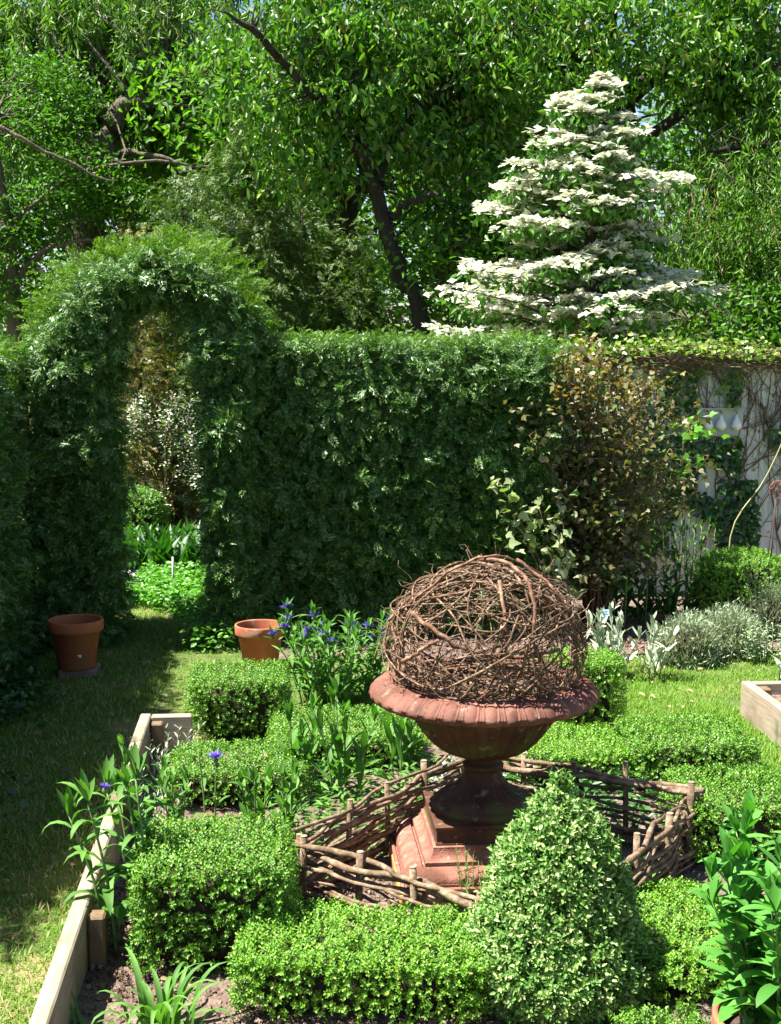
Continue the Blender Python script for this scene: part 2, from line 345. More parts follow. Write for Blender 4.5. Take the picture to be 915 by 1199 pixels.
def boxv(x0, x1, y0, y1, z0, z1, b=.004):
    """bevelled box"""
    V = []; 
    cx, cy_, cz = (x0 + x1) / 2, (y0 + y1) / 2, (z0 + z1) / 2; hx, hy, hz = (x1 - x0) / 2, (y1 - y0) / 2, (z1 - z0) / 2
    b = min(b, hx * .45, hy * .45, hz * .45)
    idx = {}
    for sx in (-1, 1):
        for sy in (-1, 1):
            for sz in (-1, 1):
                for ax in range(3):
                    h = [hx - b, hy - b, hz - b]; h[ax] += b
                    idx[(sx, sy, sz, ax)] = len(V); V.append((cx + sx * h[0], cy_ + sy * h[1], cz + sz * h[2]))
    Q = []; T = []
    for ax in range(3):
        o = [i for i in range(3) if i != ax]
        for s in (-1, 1):
            f = []
            for a, c in ((-1, -1), (1, -1), (1, 1), (-1, 1)):
                k = [0, 0, 0]; k[ax] = s; k[o[0]] = a; k[o[1]] = c; f.append(idx[(*k, ax)])
            if (s < 0) != (ax == 1): f = f[::-1]
            Q.append(f)
    for ax in range(3):   # edges along ax
        o = [i for i in range(3) if i != ax]
        for a in (-1, 1):
            for c in (-1, 1):
                k0 = [0, 0, 0]; k0[o[0]] = a; k0[o[1]] = c; k1 = list(k0); k0[ax] = -1; k1[ax] = 1
                Q.append([idx[(*k0, o[0])], idx[(*k1, o[0])], idx[(*k1, o[1])], idx[(*k0, o[1])]])
    for sx in (-1, 1):
        for sy in (-1, 1):
            for sz in (-1, 1): T.append([idx[(sx, sy, sz, i)] for i in range(3)])
    return np.array(V, float), np.array(Q), np.array(T)
def lathe(mb, prof, c, seg=64, disp=None, close=False):
    """prof list of (r,z); disp(theta, i, r, z)->(dr, dz)"""
    prof = np.array(prof, float); K = len(prof); a = np.arange(seg) * 2 * PI / seg
    Rr = np.repeat(prof[:, 0:1], seg, 1); Z = np.repeat(prof[:, 1:2], seg, 1)
    if disp is not None:
        dr, dz = disp(a[None, :], np.arange(K)[:, None], Rr, Z); Rr = Rr + dr; Z = Z + dz
    V = np.stack([c[0] + Rr * np.cos(a), c[1] + Rr * np.sin(a), c[2] + Z], -1).reshape(-1, 3)
    k = np.arange(K - 1)[:, None]; j = np.arange(seg)[None]; j2 = (j + 1) % seg
    q = np.stack([k * seg + j, k * seg + j2, (k + 1) * seg + j2, (k + 1) * seg + j], -1).reshape(-1, 4)
    mb.add(V, q)

# ------------------------------------------------------------------ ground
def sheet(name, x0, x1, y0, y1, z, mat, nx=2, ny=2, rough=0.0, f=6, label=None, kind='structure', mask=None):
    X, Y = np.meshgrid(np.linspace(x0, x1, nx), np.linspace(y0, y1, ny)); P = np.stack([X, Y, np.zeros_like(X)], -1).reshape(-1, 3)
    P[:, 2] = z + rough * (nz(P, f, 3) + .5 * nz(P, f * 3, 4) + .25 * nz(P, f * 8, 5))
    i = np.arange(ny - 1)[:, None] * nx + np.arange(nx - 1)[None]
    q = np.stack([i, i + 1, i + 1 + nx, i + nx], -1).reshape(-1, 4)
    mb = MB(); mb.add(P, q); o = mb.build(name, mat, smooth=True); tag(o, label, None, None, kind); return o
sheet('ground', -400, 400, -60, 900, -0.02, M['lawn'], 40, 40)
sheet('lawn', -2.6, 4.4, 1.5, 12.5, 0.0, M['lawn'], 140, 220, .006, 5)
BX0 = G(165, 835, .2)[0] ; BY1 = G(180, 835, .2)[1]
SOIL = .03
sheet('bed_soil', BX0 + .04, 1.93, 2.0, BY1, SOIL, M['soil'], 160, 220, .010, 9)
sheet('border_soil', -.1, 4.5, 7.45, 9.35, .012, M['soil'], 120, 60, .012, 6)

# soil clods and bark bits
def clods(name, n, x0, x1, y0, y1, z, smin, smax, label):
    t = np.array([(0, 0, .5), (.5, .1, 0), (.1, .55, .05), (-.5, .15, -.02), (-.1, -.5, .03), (0, 0, -.4)], float)
    tri = np.array([(0, 1, 2), (0, 2, 3), (0, 3, 4), (0, 4, 1), (5, 2, 1), (5, 3, 2), (5, 4, 3), (5, 1, 4)])
    P = np.stack([R.uniform(x0, x1, n), R.uniform(y0, y1, n), np.full(n, z)], -1)
    s = smin + (smax - smin) * R.random(n) ** 3
    Rm = frames(rnd(n), rnd(n)); sh = R.uniform(.6, 1.5, (n, 1, 3))
    V = np.einsum('nij,nkj->nki', Rm, t[None] * sh) * s[:, None, None] + P[:, None]
    T = (np.arange(n) * 6)[:, None, None] + tri[None]
    mb = MB(); mb.add(V, None, T.reshape(-1, 3)); o = mb.build(name, M['clod']); tag(o, label, 'soil', None, 'stuff'); return o
clods('soil_crumbs', 14000, BX0 + .06, .9, 2.6, 4.3, SOIL + .004, .004, .022, 'brown crumbly soil between the box bushes and the plank')
clods('border_crumbs', 5000, .2, 3.2, 7.45, 8.2, .02, .004, .03, 'dry crumbly soil in front of the silvery border plants')

# grass
def grass(name, n, region, label, h=(.015, .045), zz=0.0, mat='grass', flat=.9):
    x0, x1, y0, y1 = region[:4]
    P = np.stack([R.uniform(x0, x1, n), R.uniform(y0, y1, n), np.full(n, zz)], -1)
    keep = nz(P * [1, 1, 0], 3.2, 11) + R.normal(size=n) * .45 > -.55
    if len(region) > 4: keep &= region[4](P)
    P = P[keep]; n = len(P)
    mb = MB(); strips(mb, P, R.uniform(0, 6.28, n), R.uniform(.25, 1.35, n), R.uniform(*h, n), R.uniform(.0025, .0045, n), R.uniform(0, flat, n), seg=2, fold=.2, prof='blade')
    o = mb.build(name, M[mat]); tag(o, label, 'grass', None, 'stuff'); return o
grass('path_grass', 95000, (-1.5, BX0 - .01, 2.8, 9.6, lambda P: (P[:, 1] > 3.3 - 0) & (P[:, 0] > -1.5 + .1 * np.sin(P[:, 1] * 3))), 'short mown grass path between the left hedge and the plank edging', (.012, .035))
grass('path_grass_far', 16000, (BX0, .3, BY1 + .05, 9.2), 'short grass turning behind the raised bed end', (.012, .035))
def lawn_mask(P):
    yb = 7.35 + .25 * (P[:, 0] - 1.6) - .0
    return (P[:, 1] < yb) & ~((P[:, 0] > 2.17) & (P[:, 1] < 6.45))
grass('lawn_grass', 110000, (.2, 3.3, BY1 + .05, 8.0, lawn_mask), 'bright sunlit lawn behind the clipped box row', (.015, .045))
grass('lawn_grass_right', 26000, (1.93, 2.21, 3.4, 6.4), 'strip of lawn between the clipped box and the right raised bed', (.015, .045))
grass('dry_clippings', 6000, (-1.2, BX0 - .01, 3.2, 9.3), 'dry straw-coloured clippings lying on the grass path', (.015, .04), .006, 'straw', .2)

def litter(name, n, x0, x1, y0, y1, z, label):
    P = np.stack([R.uniform(x0, x1, n), R.uniform(y0, y1, n), z + R.random(n) * .015], -1); mb = MB()
    inst(mb, *T_leaf(.26, .12, .15), P, nrm(rnd(n) * [1, 1, .15]), nrm(rnd(n) * .35 + [0, 0, 1]), R.uniform(.018, .042, n)); tag(mb.build(name, M['litter']), label, 'fallen leaves', None, 'stuff')
M['litter'] = leaf_mat('fallen_leaf', [(.10, .055, .025), (.22, .13, .06), (.34, .25, .12), (.20, .20, .06)], .15, tc=(1, .8, .5), rough=.7)
litter('fallen_leaves', 170, -1.3, BX0, 3.2, 9.0, .02, 'scattered dry leaves on the shaded grass path')
litter('fallen_leaves', 90, .7, 2.6, 6.2, 7.6, .02, 'scattered dry leaves on the sunny lawn')
litter('fallen_leaves', 150, BX0 + .06, 1.9, 2.8, 5.6, SOIL + .006, 'scattered dry leaves on the bed soil')
# ------------------------------------------------------------------ raised beds
def planks(name, loc, label, boards, posts, group='raised beds of weathered planks'):
    t = thing(name, loc, label, 'raised bed', group)
    for b in boards:
        mb = MB(); mb.add(*boxv(*b[:6], b=.005)); mb.build('plank', M['plank'] if (b[3] - b[2]) > (b[1] - b[0]) else M['plankx'], t)
    for b in posts:
        mb = MB(); mb.add(*boxv(*b[:6], b=.006)); mb.build('post', M['post'], t)
    return t
py_ = G(95, 1064, .19)[1]
planks('raised_bed', (BX0, BY1, 0), 'long low raised bed edged with sun-bleached planks beside the shaded grass path',
       [(BX0, BX0 + .045, py_ - .0 + .002, BY1, -.03, .2), (BX0, BX0 + .045, 1.6, py_ - .002, -.03, .2), (BX0 + .048, G(226, 860, .1)[0], BY1 - .045, BY1, -.03, .197)],
       [(BX0 + .048, BX0 + .095, py_ - .03, py_ + .03, -.03, .175), (BX0 + .049, BX0 + .10, BY1 - .10, BY1 - .048, -.03, .18)])
rx = G(868, 797, .18)
planks('raised_bed', (rx[0], rx[1], 0), 'pale plank raised bed corner on the lawn at the right edge',
       [(rx[0], rx[0] + .045, rx[1] - .52, rx[1], -.02, .18), (rx[0], rx[0] + .045, rx[1] - 2.2, rx[1] - .524, -.02, .178), (rx[0] + .048, rx[0] + 1.3, rx[1] - .045, rx[1], -.02, .177)],
       [(rx[0] + .048, rx[0] + .11, rx[1] - .11, rx[1] - .048, -.02, .165)])
sheet('raised_bed_soil', rx[0] + .04, rx[0] + 1.3, rx[1] - 2.2, rx[1] - .02, .12, M['soil'], 40, 60, .01, 8)

# ------------------------------------------------------------------ box bushes
def superbox(n, c, h, e=5, bottom=False):
    a = np.array([h[1] * h[2], h[1] * h[2], h[0] * h[2], h[0] * h[2], h[0] * h[1], h[0] * h[1] * (1 if bottom else .0)])
    f = R.choice(6, n, p=a / a.sum()); u = R.uniform(-1, 1, (n, 3))
    ax = f // 2; u[np.arange(n), ax] = np.where(f % 2 == 0, 1, -1); u[:, 2] = np.where(ax == 2, 1 if not bottom else u[:, 2], u[:, 2])
    k = (np.abs(u) ** e).sum(1) ** (1 / e); s = u / k[:, None]
    nn = nrm(np.sign(s) * np.abs(s) ** (e - 1) / np.array(h)); return s * np.array(h) + c, nn
def core_super(mb, c, h, e=5, nu=28, nv=16, f=7, amp=.02):
    th = np.linspace(0, 2 * PI, nu, endpoint=False); ph = np.linspace(-PI / 2, PI / 2, nv)
    TH, PH = np.meshgrid(th, ph); u = np.stack([np.cos(PH) * np.cos(TH), np.cos(PH) * np.sin(TH), np.sin(PH)], -1).reshape(-1, 3)
    k = (np.abs(u) ** e).sum(1) ** (1 / e); P = u / k[:, None] * np.array(h) + c; P = P + nrm(u) * (nz(P, f, 9) * amp)[:, None]
    i = np.arange(nv - 1)[:, None] * nu; j = np.arange(nu)[None]; j2 = (j + 1) % nu
    mb.add(P, np.stack([i + j, i + j2, i + nu + j2, i + nu + j], -1).reshape(-1, 4))
def box_bush(c, h, label, mat='box', dens=5600, e=9, shoot=.0255, yawr=0, lumps=.007, name='box_bush', cat='clipped bush', group='clipped box bushes', zmin=.06, tmpl=None, rag=0.0):
    """c = base centre, h = half sizes (hx,hy) and full height"""
    t = thing(name, (c[0], c[1], c[2]), label, cat, group)
    H = h[2] / 2; cc = np.array([0, 0, H]); hh = np.array([h[0], h[1], H])
    area = 8 * (h[0] * H + h[1] * H) + 4 * h[0] * h[1]
    n = int(area * dens)
    P, N = superbox(n, cc, hh, e)
    P = P + N * (nz(P + np.array(c), 9, 21) * lumps + nz(P + np.array(c), 30, 22) * lumps * .4)[:, None]
    zr = P[:, 2] / h[2]
    # thinner skirt near the soil
    keep = R.random(n) < np.clip((zr - .02) * 6, 0.05, 1) * np.where(N[:, 2] > .5, 1, .78); P = P[keep]; N = N[keep]; n = len(P)
    inset = R.random(n) ** 1.8 * .040 - rag * R.random(n) ** 3
    inset = inset * np.where(N[:, 2] > .5, 1, 1.7)
    P = P - N * (inset + shoot * .55)[:, None]
    d = nrm(N * 1.0 + rnd(n) * .32 + np.array([0, 0, .45]))
    ca, sa = math.cos(yawr), math.sin(yawr); Rz = np.array([[ca, -sa, 0], [sa, ca, 0], [0, 0, 1]])
    mb = MB(); tv, tq = tmpl or (SHF if dens > 6000 else SH)
    inst(mb, tv, tq, P @ Rz.T + np.array(c), d @ Rz.T, rnd(n), shoot * R.uniform(.75, 1.3, n))
    mb.build('leaves', M[mat], t)
    mc = MB(); hc = hh - np.array([.07, .07, .0]); hc[2] = H - .045
    core_super(mc, np.array([0, 0, H - .015]), hc, e); mc.v[0] = (mc.v[0] @ Rz.T.astype(np.float32) + np.array(c, dtype=np.float32))
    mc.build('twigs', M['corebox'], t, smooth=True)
    for k in range(4):
        b = np.array([R.uniform(-.5, .5) * h[0], R.uniform(-.5, .5) * h[1], -.01]); e_ = b * [1.5, 1.5, 0] + [0, 0, h[2] * .5]
        ms = MB(); tubes(ms, (np.stack([b, (b + e_) / 2 + rnd(1)[0] * .01, e_]) @ Rz.T + np.array(c))[None], np.array([[.008, .006, .004]]), 6); ms.build('stem', M['stembr'], t)
    return t
def bush_px(xl, xr, yb, ztop, depth, label, zb=SOIL, **kw):
    a = G(xl, yb, zb); b = G(xr, yb, zb)
    Y = (a[1] + b[1]) / 2 + depth / 2
    # silhouette edges: the sides are seen at the front face
    return box_bush(((a[0] + b[0]) / 2, Y, zb), ((b[0] - a[0]) / 2, depth / 2, ztop - zb), label, **kw)
bush_px(219, 341, 872, .31, .42, 'square clipped box bush in front of the sunlit terracotta pot')
bush_px(316, 500, 905, .18, .50, 'low wide box bush behind the sprouting stalks, left of the urn rim', mat='box')
bush_px(196, 364, 950, .18, .44, 'long flat-topped box bush behind the single blue flower')
bush_px(151, 348, 1150, .345, .46, 'largest box cube, at the left beside the leaning tall leafy stems', dens=6600)
bush_px(274, 590, 1205, .20, .40, 'bright box block at the bottom edge in front of the woven rods', mat='boxlime', dens=6600, yawr=-.16)
bush_px(652, 738, 868, .395, .32, 'upright box bush rising behind the right rim of the urn', mat='boxlime', e=5)
bush_px(602, 750, 930, .185, .44, 'low box bush right behind the urn stem', mat='boxlime')
bush_px(742, 900, 932, .235, .46, 'wide box block with the lawn right behind it', mat='box', e=6)
bush_px(808, 960, 1022, .265, .45, 'rounded box cube beyond the woven corner at the right edge', mat='box', e=6)
bush_px(752, 915, 1190, .175, .60, 'lime green box block between the cone and the terracotta tub', mat='boxlime', dens=6600, e=4)
bush_px(745, 860, 1290, .13, .26, 'box foliage at the foot of the pointed cone, bottom edge', mat='box', dens=6600)
# domes further back
p = G(876, 742, .01); box_bush((p[0], p[1] + .15, .01), (.28, .28, .50), 'round bright box dome before the white fence', mat='boxlime', e=2.6, dens=3400, lumps=.012)
p = G(945, 735, .01); box_bush((p[0] + .12, p[1] + .3, .01), (.22, .25, .44), 'second box dome, cut by the right edge', mat='boxlime', e=2.6, dens=3000)

# variegated cone
def cone_bush():
    a = G(563, 1215, SOIL); b = G(772, 1215, SOIL)
    c = np.array([(a[0] + b[0]) / 2 + .012, a[1] + .22, SOIL]); r0 = (b[0] - a[0]) / 2 * 1.33
    ztop = W(668, 905, c[1])[2] - SOIL
    t = thing('cone_bush', c, 'cream variegated box clipped to a pointed cone in front of the urn', 'clipped bush')
    n = 8200
    zz = 1 - np.sqrt(R.random(n)); zz = np.clip(zz, 0, .985); th = R.uniform(0, 2 * PI, n)
    prof = lambda u: r0 * np.clip((1 - u), 0, 1) ** .62 * (1 - .25 * np.clip(.18 - u, 0, 1) / .18)
    rr = prof(zz); N = np.stack([np.cos(th), np.sin(th), np.full(n, .55)], -1); N = nrm(N)
    P = np.stack([rr * np.cos(th), rr * np.sin(th), zz * ztop], -1)
    P += N * (nz(P, 14, 5) * .018 - .03 - R.random(n) ** 1.3 * .05)[:, None]
    mb = MB(); d = nrm(N + rnd(n) * .5 + [0, 0, .55])
    inst(mb, *SHB, P + c, d, rnd(n), R.uniform(.027, .046, n)); mb.build('leaves', M['varieg'], t)
    mc = MB(); u = np.linspace(0, .97, 14); lathe(mc, [(max(prof(x) - .06, .004), x * ztop * .97 + .02) for x in u], c, 24); mc.build('twigs', M['corebox'], t, smooth=True)
    ms = MB(); tubes(ms, [[c + [0, 0, -.02], c + [0, 0, ztop * .5], c + [.005, 0, ztop * .9]]], [[.018, .012, .004]], 7); ms.build('stem', M['stembr'], t)
cone_bush()

# ------------------------------------------------------------------ cedar hedges
def cedar(P, N, mb, size=(.042, .098), per=10, spread=.038, out=.07, droop=-.1, upb=.6, amp=1.0):
    n = len(P)
    off = amp * (nz(P, 5, 31) * .045 + nz(P, 15, 32) * .075)
    Pc = P + N * (off + R.uniform(-.05, out, n))[:, None]
    Pc = np.repeat(Pc, per, 0); Nn = np.repeat(N, per, 0); cd = np.repeat(rnd(n), per, 0)
    m = len(Pc)
    pos = Pc + rnd(m) * spread * [1, 1, .8] - Nn * (np.abs(R.normal(size=m)) * .025)[:, None]
    d = nrm(Nn * .75 + cd * .45 + rnd(m) * .4 + [0, 0, droop])
    up = nrm(Nn * .55 + np.array([0, 0, upb]) + rnd(m) * .4)
    inst(mb, *SPR, pos, d, up, R.uniform(*size, m))
def sprigs(P, N, mb, out=(.04, .12), per=5):
    """longer shoots that stand out of the clipped face and droop at the tip"""
    n = len(P); o = R.uniform(*out, n); side = rnd(n) * .5
    d0 = nrm(N + side * [1, 1, .6] + [0, 0, .15])
    for k in range(per):
        f = k / (per - 1.0); pos = P + d0 * (o * f)[:, None] + rnd(n) * .012 - np.array([0, 0, 1]) * (o * f * f * .35)[:, None]
        d = nrm(d0 + rnd(n) * .45 - np.array([0, 0, .5 * f])); inst(mb, *SPR, pos, d, nrm(rnd(n) * .3 + [0, 0, 1] - N * .2), R.uniform(.045, .085, n))
def faceP(n, a, b, c, N):      # parallelogram from a with edges b-a, c-a
    u = R.random((n, 1)); v = R.random((n, 1)); a, b, c = map(np.array, (a, b, c))
    return a + (b - a) * u + (c - a) * v, np.tile(nrm(np.array(N, float)), (n, 1))
# main hedge
HY = 8.05
hx0 = W(300, 500, HY)[0]; hx1 = W(642, 500, HY)[0]; hz = W(450, 388, HY)[2] - .075
t = thing('cedar_hedge', ((hx0 + hx1) / 2, HY + .4, 0), 'tall dense clipped cedar hedge with a flat top behind the urn', 'hedge', 'clipped cedar hedges')
mb = MB(); mt = MB()
P, N = faceP(1900, (hx0, HY, .02), (hx1, HY, .02), (hx0, HY, hz), (0, -1, .1)); cedar(P, N, mb)
P, N = faceP(420, (hx1, HY, 0.02), (hx1, HY + .7, .02), (hx1, HY, hz), (1, 0, .1)); cedar(P, N, mb)
P, N = faceP(620, (hx0, HY, .15), (hx1, HY, .15), (hx0, HY, hz), (0, -1, .1)); sprigs(P, N, mb)
mb.build('foliage', M['cedar'], t)
P, N = faceP(900, (hx0 - .1, HY - .02, hz), (hx1, HY - .02, hz), (hx0 - .1, HY + .75, hz), (0, -.1, 1)); cedar(P, N, mt, (.03, .055), 12, .04, .01, .1, .2, .35); mt.build('top_growth', M['cedartip'], t)
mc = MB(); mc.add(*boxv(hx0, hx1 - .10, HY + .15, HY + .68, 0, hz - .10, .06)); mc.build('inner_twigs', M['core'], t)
mk = MB(); k = 14; bx = R.uniform(hx0, hx1, k); pts = np.stack([np.stack([bx, np.full(k, HY + .09), np.zeros(k)], -1), np.stack([bx + R.normal(size=k) * .03, np.full(k, HY + .08), np.full(k, .35)], -1), np.stack([bx + R.normal(size=k) * .06, np.full(k, HY + .10), np.full(k, .9)], -1)], 1)
tubes(mk, pts, [[.022, .018, .012]], 7); mk.build('trunk', M['bark2'], t)

# arch
def arch():
    Y0, Y1 = 7.95, 8.65
    def pt(px, py): p = W(px, py, Y0); return np.array([p[0], p[2]])
    outer = [pt(44, 790), pt(46, 600), pt(44, 470), pt(52, 410), pt(68, 362), pt(100, 326), pt(140, 304), pt(188, 297), pt(230, 308), pt(264, 338), pt(290, 385), pt(292, 430), pt(290, 500), pt(288, 600), pt(288, 760)]
    inner = [pt(130, 790), pt(127, 600), pt(124, 500), pt(125, 450), pt(128, 410), pt(135, 378), pt(150, 352), pt(180, 341), pt(212, 350), pt(232, 378), pt(243, 415), pt(248, 460), pt(250, 520), pt(253, 600), pt(258, 760)]
    outer[0][1] = 0; inner[0][1] = 0; outer[-1][1] = 0; inner[-1][1] = 0
    n = 60; O = smooth_path(outer, n); I = smooth_path(inner, n)
    t = thing('cedar_arch', ((O[0][0] + O[-1][0]) / 2, (Y0 + Y1) / 2, 0), 'rounded archway clipped out of cedar over the grass path', 'hedge arch')
    def samp(cnt, A, B, ya, yb):
        # points on quad strip; A,B (n,2) curves
        L = np.linalg.norm(np.diff((A + B) / 2, axis=0), axis=1); pr = L / L.sum(); i = R.choice(n - 1, cnt, p=pr); f = R.random((cnt, 1))
        a = A[i] * (1 - f) + A[i + 1] * f; b = B[i] * (1 - f) + B[i + 1] * f; return a, b, i
    mb = MB()
    a, b, i = samp(1500, O, I, 0, 0); s = R.random((1500, 1)); xz = a * s + b * (1 - s)
    P = np.stack([xz[:, 0], np.full(1500, Y0), xz[:, 1]], -1); cedar(P, np.tile([0, -1, .12], (1500, 1)), mb)
    sprigs(P[:420], np.tile([0, -1, .12], (420, 1)), mb)
    P = np.stack([xz[:700, 0], np.full(700, Y1), xz[:700, 1]], -1); cedar(P, np.tile([0, 1, .12], (700, 1)), mb, per=4)
    def side(cnt, A, sgn, col):
        a, _, i = samp(cnt, A, A, 0, 0); tg = nrm(A[i + 1] - A[i]); nn = np.stack([-tg[:, 1], np.zeros(cnt), tg[:, 0]], -1) * sgn
        P = np.stack([a[:, 0], R.uniform(Y0, Y1, cnt), a[:, 1]], -1); cedar(P, nn, col, out=.02, per=9)
    mt = MB(); side(650, I, -1, mb)
    a, _, i = samp(1100, O, O, 0, 0); tg = nrm(O[i + 1] - O[i]); nn = np.stack([-tg[:, 1], np.zeros(1100), tg[:, 0]], -1)
    P = np.stack([a[:, 0], R.uniform(Y0, Y1, 1100), a[:, 1]], -1); up = nn[:, 2] > .25
    cedar(P[~up], nn[~up], mb); cedar(P[up], nn[up], mt, (.035, .09), 12, .055, .08, .1, .3)
    mb.build('foliage', M['cedar'], t); mt.build('top_growth', M['cedartip'], t)
    # core
    mid = (O + I) / 2; Oc = O + nrm(mid - O) * .09; Ic = I + nrm(mid - I) * .05
    V = np.concatenate([np.stack([c[:, 0], np.full(n, y), c[:, 1]], -1) for c, y in ((Oc, Y0 + .1), (Ic, Y0 + .1), (Ic, Y1 - .1), (Oc, Y1 - .1))])
    Q = []
    for i in range(n - 1):
        for k in range(4):
            k2 = (k + 1) % 4; Q.append((k * n + i, k * n + i + 1, k2 * n + i + 1, k2 * n + i))
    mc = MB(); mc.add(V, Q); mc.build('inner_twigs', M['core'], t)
arch()

# side hedge on the left along the path
def side_hedge():
    X = W(34, 600, 7.9)[0]
    t = thing('cedar_hedge', (X - .4, 5.6, 0), 'shaded cedar hedge running along the grass path at the left edge', 'hedge', 'clipped cedar hedges')
    def top(y): return 1.74 - .55 * np.clip((4.5 - y) / 1.1, 0, 1)
    def xf_(y): return X - .04 - .10 * np.clip((4.6 - y) / 1.2, 0, 1)
    mb = MB(); n = 3600; y = R.uniform(2.3, 8.2, n); u = R.random(n); 
    dens = (y > 5.4) | (R.random(n) < .6); y = y[dens]; u = u[dens]; n = len(y)
    P = np.stack([xf_(y) - .05 * u, y, u * top(y)], -1); cedar(P, np.tile(nrm(np.array([1, 0, .15])), (n, 1)), mb, out=.03)
    mb.build('foliage', M['cedar'], t)
    mt = MB(); n = 1500; y = R.uniform(2.3, 8.2, n); P = np.stack([xf_(y) - R.random(n) * .75, y, top(y)], -1)
    cedar(P, np.tile([0, 0, 1.0], (n, 1)), mt, (.03, .06), 11, .04, .02, .2, .2, .4)
    mt.build('top_growth', M['cedartip'], t)
    mc = MB(); ys = np.linspace(2.35, 8.15, 12); V = []
    for yy in ys:
        V += [(xf_(yy) - .12, yy, 0), (xf_(yy) - .14, yy, top(yy) - .08), (xf_(yy) - .72, yy, top(yy) - .08), (xf_(yy) - .74, yy, 0)]
    Q = [(i * 4 + k, (i + 1) * 4 + k, (i + 1) * 4 + (k + 1) % 4, i * 4 + (k + 1) % 4) for i in range(11) for k in range(4)] + [(0, 1, 2, 3), (44, 45, 46, 47)]
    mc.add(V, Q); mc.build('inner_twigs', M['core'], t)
side_hedge()

# ------------------------------------------------------------------ pots
def pot(base, rtop, h, label, mat, splash=False, scale=1.0, group='terracotta pots'):
    t = thing('terracotta_pot', base, label, 'flower pot', group)
    rb = rtop * .66; lip = h * .22
    prof = [(0.001, .004), (rb - .006, .0), (rb, .006), (rb + (rtop * .92 - rb) * .82, h - lip - .004), (rtop * .985, h - lip), (rtop, h - lip + .006), (rtop * 1.01, h - .006), (rtop * .995, h), (rtop * .93, h), (rtop * .915, h - .006),
            (rtop * .88, h - lip), (rb * .92, .03), (0.001, .028)]
    mb = MB(); lathe(mb, prof, base, 48); mb.build('pot_body', mat, t, smooth=False)
    for p_ in t.children[0].data.polygons: p_.use_smooth = True
    m2 = MB(); rs = rtop * .87; 
    lathe(m2, [(rs, h - lip * 1.05), (rs * .5, h - lip), (.001, h - lip * .95)], base, 32); m2.build('potting_soil', M['mulch'], t)
    return t
pa = G(88, 788, .03); sc = pa[1] / F_PX
pot((pa[0], pa[1] + .07, .045), 32.5 * sc, .262, 'terracotta pot standing in shade at the foot of the archway', M['terradull'])
tp = bpy.context.scene.objects
mb = MB(); fy = pa[1] + .07 - 32.5 * sc * .86
px_ = W(94, 768, fy); ang = np.arange(7) * 2 * PI / 7
V = [(px_[0] + .010 * (1 + .35 * math.sin(3 * a)) * math.cos(a), fy - .012, px_[2] + .012 * (1 + .4 * math.cos(2 * a)) * math.sin(a)) for a in ang] + [(px_[0], fy + .01, px_[2])] + [(px_[0], fy - .016, px_[2])]
pp = [o for o in COL.objects if o.name.startswith('terracotta_pot')][0]
mb.add(V, None, [(7, (i + 1) % 7, i) for i in range(7)] + [(8, i, (i + 1) % 7) for i in range(7)]); mb.build('pale_chip', M['white'], pp)
bs = MB(); bs.add(*boxv(pa[0] - .09, pa[0] + .11, pa[1] - .0, pa[1] + .2, -.01, .044, .008)); tag(bs.build('brick', M['brick'], origin=(pa[0], pa[1], 0)), 'mossy brick under the shaded terracotta pot', 'brick')
pb = G(305, 800, .01); sc = 7.35 / F_PX
pbx = W(305, 740, 7.35)[0]
pot((pbx, 7.35, .0), 30 * sc, W(305, 729, 7.35)[2] - .008, 'sunlit terracotta pot between the hedge and the square box bush', M['terra'])

# ------------------------------------------------------------------ plinth, urn
UX, UY = W(566, 900, 4.30)[0], 4.30
def sqprof(mb, prof, c):
    V = []; 
    for r, z in prof: V += [(c[0] - r, c[1] - r, z), (c[0] + r, c[1] - r, z), (c[0] + r, c[1] + r, z), (c[0] - r, c[1] + r, z)]
    Q = [(i * 4 + k, i * 4 + (k + 1) % 4, (i + 1) * 4 + (k + 1) % 4, (i + 1) * 4 + k) for i in range(len(prof) - 1) for k in range(4)]
    n = (len(prof) - 1) * 4; Q.append((n, n + 1, n + 2, n + 3)); mb.add(V, Q)
t = thing('stone_plinth', (UX, UY, 0), 'square stepped pinkish plinth with ochre sides inside the woven rods', 'plinth')
ZB = .072
mb = MB(); sqprof(mb, [(.288, -.01), (.288, ZB - .004), (.284, ZB)], (UX, UY)); mb.build('base', M['rustpink'], t)
mb = MB(); mb.add(*boxv(UX - .296, UX - .2885, UY - .286, UY + .286, -.01, ZB - .003, .002)); mb.build('side_panel', M['ochre'], t)
pr = [(.289, ZB + .001), (.293, ZB + .004), (.293, ZB + .016), (.290, ZB + .019), (.284, ZB + .019), (.284, ZB + .012), (.277, ZB + .012), (.277, ZB + .024)]
for k in range(10):
    a = k / 9 * PI / 2; pr.append((.230 + .046 * math.cos(a), ZB + .026 + .036 * math.sin(a)))
pr += [(.228, ZB + .063), (.222, ZB + .062), (.222, ZB + .052), (.212, ZB + .052), (.212, ZB + .071)]
for k in range(10):
    a = k / 9 * PI / 2; pr.append((.184 + .027 * (1 - math.sin(a)), ZB + .072 + .038 * (1 - math.cos(a)) ** .9))
pr += [(.176, ZB + .113)]
mb = MB(); sqprof(mb, pr, (UX, UY)); mb.build('moulding', M['rustpink'], t)
PZ = pr[-1][1]
t = thing('garden_urn', (UX, UY, PZ), 'wide rusty cast iron urn with beaded rim on its stepped plinth', 'urn')
mb = MB(); sqprof(mb, [(.176, PZ + .001), (.177, PZ + .004), (.172, PZ + .010), (.172, PZ + .044), (.177, PZ + .050), (.177, PZ + .058), (.174, PZ + .060)], (UX, UY)); mb.build('square_foot', M['rustshade'], t)
FZ = PZ + .060
RZ = .668      # rim level
RR = 139 * UY / F_PX
